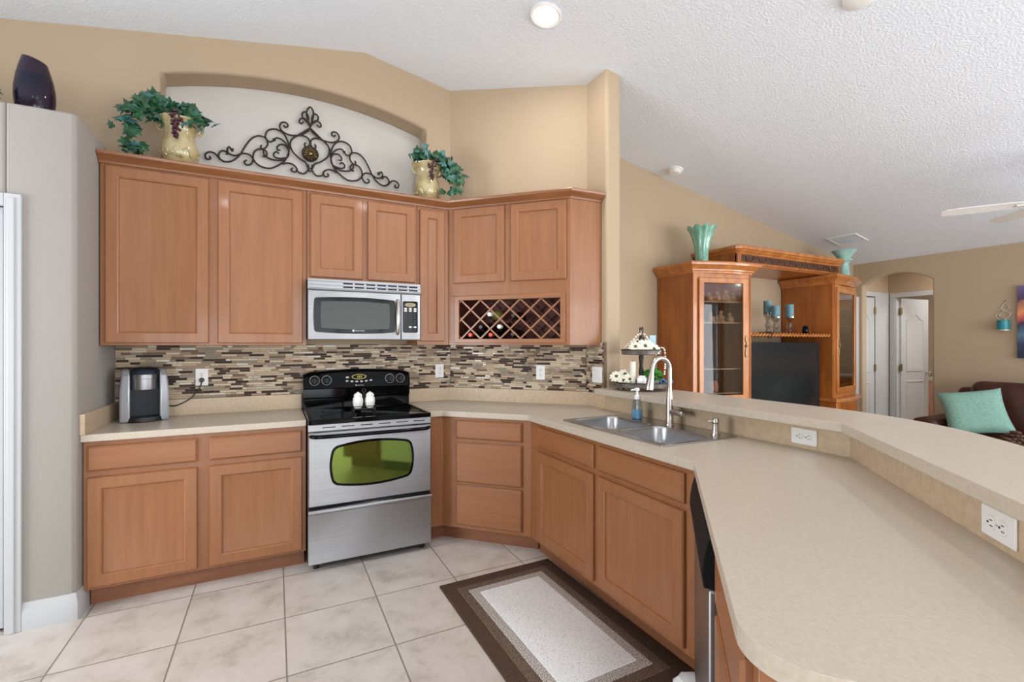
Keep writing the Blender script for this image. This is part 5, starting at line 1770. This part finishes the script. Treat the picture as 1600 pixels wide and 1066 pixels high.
for y0, y1 in ((-0.04, 0.20), (Ls - 0.20, Ls + 0.04)):
    bm = B()
    pr = [(y0 + 0.04, 0.06), (y0 + 0.03, 0.46), (y0, 0.54), (y0 + 0.03, 0.60), (y0 + 0.12, 0.625), (y1 - 0.03, 0.60), (y1, 0.54), (y1 - 0.03, 0.46), (y1 - 0.04, 0.06)]
    skin(bm, [[(x, p[0], p[1]) for p in pr] for x in (-0.02, 0.94)])
    obj('armrest', bm, 'leather', t, bev=0.03, seg=4)
for x in (0.10, 0.88):
    for y in (0.06, Ls - 0.06):
        bm = B(); cyl(bm, (x, y, 0), (x, y, 0.062), 0.03, 14, 0.035); obj('foot', bm, 'walnut', t)

t = thing('throw_pillow', 'seafoam green square pillow leaning on the sofa arm', 'pillow', (6.26, 2.06, 0.695))
bm = B()
N = 18
gv = {}
sz = 0.245
for side in (1, -1):
    for i in range(N + 1):
        for j in range(N + 1):
            u, v = -1 + 2 * i / N, -1 + 2 * j / N
            th = 0.085 * ((1 - u ** 4) * (1 - v ** 4)) ** 0.6 + 0.004
            pin = 1 - 0.09 * (1 - abs(u) ** 2) * abs(v) ** 3
            pin2 = 1 - 0.09 * (1 - abs(v) ** 2) * abs(u) ** 3
            gv[(side, i, j)] = bm.verts.new((u * sz * pin2, side * th, v * sz * pin))
for side in (1, -1):
    for i in range(N):
        for j in range(N):
            bm.faces.new([gv[(side, i, j)], gv[(side, i + 1, j)], gv[(side, i + 1, j + 1)], gv[(side, i, j + 1)]])
for i in range(N):
    for a, b_ in (((i, 0), (i + 1, 0)), ((i, N), (i + 1, N)), ((0, i), (0, i + 1)), ((N, i), (N, i + 1))):
        bm.faces.new([gv[(1, *a)], gv[(1, *b_)], gv[(-1, *b_)], gv[(-1, *a)]])
obj('cushion', bm, 'pillow', t, smooth=60, rot=(math.radians(-32), math.radians(-9), math.radians(-62)))

# coffee table with pine cones
t = thing('coffee_table', 'dark wood coffee table in front of the sofa', 'table', (5.52, 1.50, 0))
bm = B(); box(bm, -0.28, 0.28, -0.55, 0.42, 0.40, 0.44); obj('table_top', bm, 'cherry', t, bev=0.006)
for x in (-0.24, 0.24):
    for y in (-0.50, 0.37):
        bm = B(); box(bm, x - 0.03, x + 0.03, y - 0.03, y + 0.03, 0, 0.40); obj('leg', bm, 'cherry', t, bev=0.004)
t = thing('striped_tray', 'cream and green decorative tray on the coffee table', 'tray', (5.50, 1.50, 0.4405))
bm = B(); lathe(bm, [(0.12, 0), (0.15, 0.006), (0.24, 0.05), (0.245, 0.055), (0.235, 0.056), (0.15, 0.016), (0.02, 0.012)], n=36); obj('dish', bm, mat('striped_dish', (222, 224, 208), 0.4, c2=(70, 104, 84), scale=(4, 60, 4), lo=0.5, hi=0.52), t)


def pine_cone(loc, s, lab, seed):
    rg = random.Random(seed)
    t = thing('pine_cone', lab, 'pine cone', loc, seed, 'pine cones in the tray')
    bm = B()
    ball(bm, (0, 0, 0.05 * s), 0.03 * s, 1, 1, 1.4, 2)
    for k in range(7):
        z = 0.012 + 0.085 * k / 6
        r = 0.052 * math.sin(PI * (0.22 + 0.72 * k / 6))
        for j in range(11):
            a = 2 * PI * (j + 0.5 * (k % 2)) / 11
            ball(bm, (r * s * math.cos(a), r * s * math.sin(a), z * s), 0.0135 * s, 1, 1, 0.55, 1)
    obj('scales', bm, 'pine', t, smooth=0)


pine_cone((5.585, 1.58, 0.462), 1.75, 'large pine cone in the tray on the coffee table', 1)
pine_cone((5.385, 1.575, 0.470), 1.3, 'small pine cone beside the large one in the tray', 2)

# candle sconce and painting on the far wall
t = thing('candle_sconce', 'teal candle in a pale wire scroll sconce on the far wall', 'sconce', (XE, 2.07, 1.53))
bm = B()
tube(bm, smooth_path([(-0.008, 0.0, 0.30), (-0.010, 0.03, 0.24), (-0.010, -0.01, 0.20), (-0.010, -0.045, 0.17), (-0.010, 0.0, 0.13), (-0.010, 0.045, 0.16), (-0.010, 0.02, 0.20), (-0.010, -0.03, 0.24), (-0.008, 0.0, 0.30)], 6), 0.0045, 6)
tube(bm, smooth_path([(-0.010, 0.05, 0.115), (-0.010, 0.07, 0.16), (-0.010, 0.05, 0.19), (-0.010, 0.035, 0.17)], 5), 0.004, 6)
tube(bm, smooth_path([(-0.010, -0.05, 0.115), (-0.010, -0.07, 0.16), (-0.010, -0.05, 0.19), (-0.010, -0.035, 0.17)], 5), 0.004, 6)
tube(bm, [(-0.010, 0, 0.13), (-0.010, 0, -0.01), (-0.06, 0, -0.012)], 0.0045, 6)
obj('wire_scroll', bm, 'wire', t)
bm = B(); lathe(bm, [(0.04, -0.012), (0.052, -0.006), (0.054, 0.004), (0.045, 0.0)], (-0.062, 0, 0), 24); obj('cup', bm, 'wire', t)
bm = B(); lathe(bm, [(0.048, 0.0), (0.049, 0.004), (0.049, 0.105), (0.045, 0.108), (0.003, 0.104)], (-0.062, 0, 0), 28); obj('candle', bm, 'teal_candle', t, label='teal pillar candle')
bm = B(); cyl(bm, (-0.004, 0, 0.315), (-0.012, 0, 0.315), 0.005, 8); obj('nail', bm, 'iron', t)
t = thing('canvas_painting', 'purple and orange sunset seascape canvas at the far wall edge', 'painting', (XE - 0.003, 1.47, 1.23))
bm = B(); box(bm, -0.035, 0.0, -0.50, 0.50, 0, 0.765); obj('canvas', bm, 'painting', t)

# ------------------------------------------------------------------ ceiling fittings
TILT = math.atan(0.18)


def on_ceiling(o):
    o.rotation_euler = (0, TILT if o.location.x > 0.612 else -math.atan(0.186), 0)


def can_light(x, y, lab):
    t = thing('recessed_light', lab, 'ceiling light', (x, y, cz(x) - 0.0005), 0, 'recessed ceiling lights')
    on_ceiling(t)
    bm = B(); lathe(bm, [(0.100, 0.0), (0.102, -0.006), (0.094, -0.010), (0.078, -0.004), (0.076, 0.0)], n=40); obj('trim_ring', bm, 'white', t)
    bm = B(); lathe(bm, [(0.077, -0.001), (0.077, -0.004), (0.02, -0.006)], n=32); obj('lens', bm, 'lamp', t)
    d = bpy.data.lights.new('can_bulb', 'AREA')
    d.shape = 'DISK'
    d.size = 0.15
    d.energy = 9
    d.color = (1.0, 0.98, 0.95)
    o = bpy.data.objects.new('can_bulb', d)
    COL.objects.link(o)
    o.location = (x, y, cz(x) - 0.03)
    return t


can_light(1.522, 2.522, 'lit round recessed light in the sloped ceiling above the kitchen')
for x, y in ((-0.6, -0.9), (1.2, -0.6), (2.9, -0.4)):  # unseen extra can lights, added to brighten the room
    can_light(x, y, 'added recessed light, unseen behind the kitchen view')

t = thing('smoke_detector', 'white round smoke detector on the ceiling above the living room wall', 'smoke detector', (3.509, 3.356, cz(3.509)), 0)
on_ceiling(t)
bm = B(); lathe(bm, [(0.072, 0.0), (0.072, -0.012), (0.062, -0.016)], n=32); obj('mounting_plate', bm, 'white', t)
bm = B(); lathe(bm, [(0.060, -0.012), (0.060, -0.030), (0.048, -0.042), (0.02, -0.045)], n=32); obj('cover', bm, 'white', t)
t = thing('air_vent', 'white square air vent in the living room ceiling', 'vent', (6.096, 3.148, cz(6.096)), 0)
on_ceiling(t)
bm = B(); plate_holes(bm, [(-0.152, -0.165), (0.152, -0.165), (0.152, 0.165), (-0.152, 0.165)], [[(-0.125, -0.138), (0.125, -0.138), (0.125, 0.138), (-0.125, 0.138)]], lambda u, v: (u, v, 0), (0, 0, -0.010)); obj('frame', bm, 'white', t, bev=0.003)
for i in range(9):
    bm = B(); y = -0.12 + i * 0.03
    skin(bm, [[(x, y - 0.010, -0.008), (x, y - 0.009, -0.010), (x, y + 0.011, -0.002), (x, y + 0.010, 0.0)] for x in (-0.126, 0.126)]); obj('louver', bm, 'white', t)
t = thing('ceiling_sensor', 'white ceiling fitting cut off by the top edge of the view', 'ceiling fitting', (2.775, 1.372, cz(2.775)), 0)
on_ceiling(t)
bm = B(); lathe(bm, [(0.075, 0.0), (0.075, -0.014), (0.06, -0.022), (0.02, -0.024)], n=32); obj('cover', bm, 'white', t)

FX, FY, FZ = 5.21, 1.23, 2.45
t = thing('ceiling_fan', 'white ceiling fan with its blade tips entering at the right', 'ceiling fan', (FX, FY, FZ))
bm = B(); cyl(bm, (0, 0, 0.06), (0, 0, cz(FX) - FZ - 0.06), 0.014, 14); obj('downrod', bm, 'white', t)
bm = B(); lathe(bm, [(0.03, -0.09), (0.065, -0.05), (0.07, 0)], (0, 0, cz(FX) - FZ + 0.005), 28); obj('canopy', bm, 'white', t)
bm = B(); lathe(bm, [(0.04, -0.07), (0.09, -0.06), (0.11, -0.02), (0.10, 0.04), (0.05, 0.07)], n=32); obj('motor', bm, 'white', t)
for i in range(5):
    a0 = math.atan2(0.58, -0.34) + i * 2 * PI / 5
    bm = B()
    L = []
    for r, w in ((0.16, 0.045), (0.24, 0.058), (0.55, 0.066), (0.64, 0.058), (0.672, 0.03)):
        tl_ = 0.19
        L.append([(r, -w, -w * tl_ - 0.003), (r, w, w * tl_ - 0.003), (r, w, w * tl_ + 0.003), (r, -w, -w * tl_ + 0.003)])
    skin(bm, L)
    bl = obj('blade', bm, 'white', t, rot=(0, 0, a0), bev=0.002)
    bm = B(); box(bm, 0.08, 0.24, -0.022, 0.022, -0.012, -0.004); obj('bracket', bm, 'white', bl)
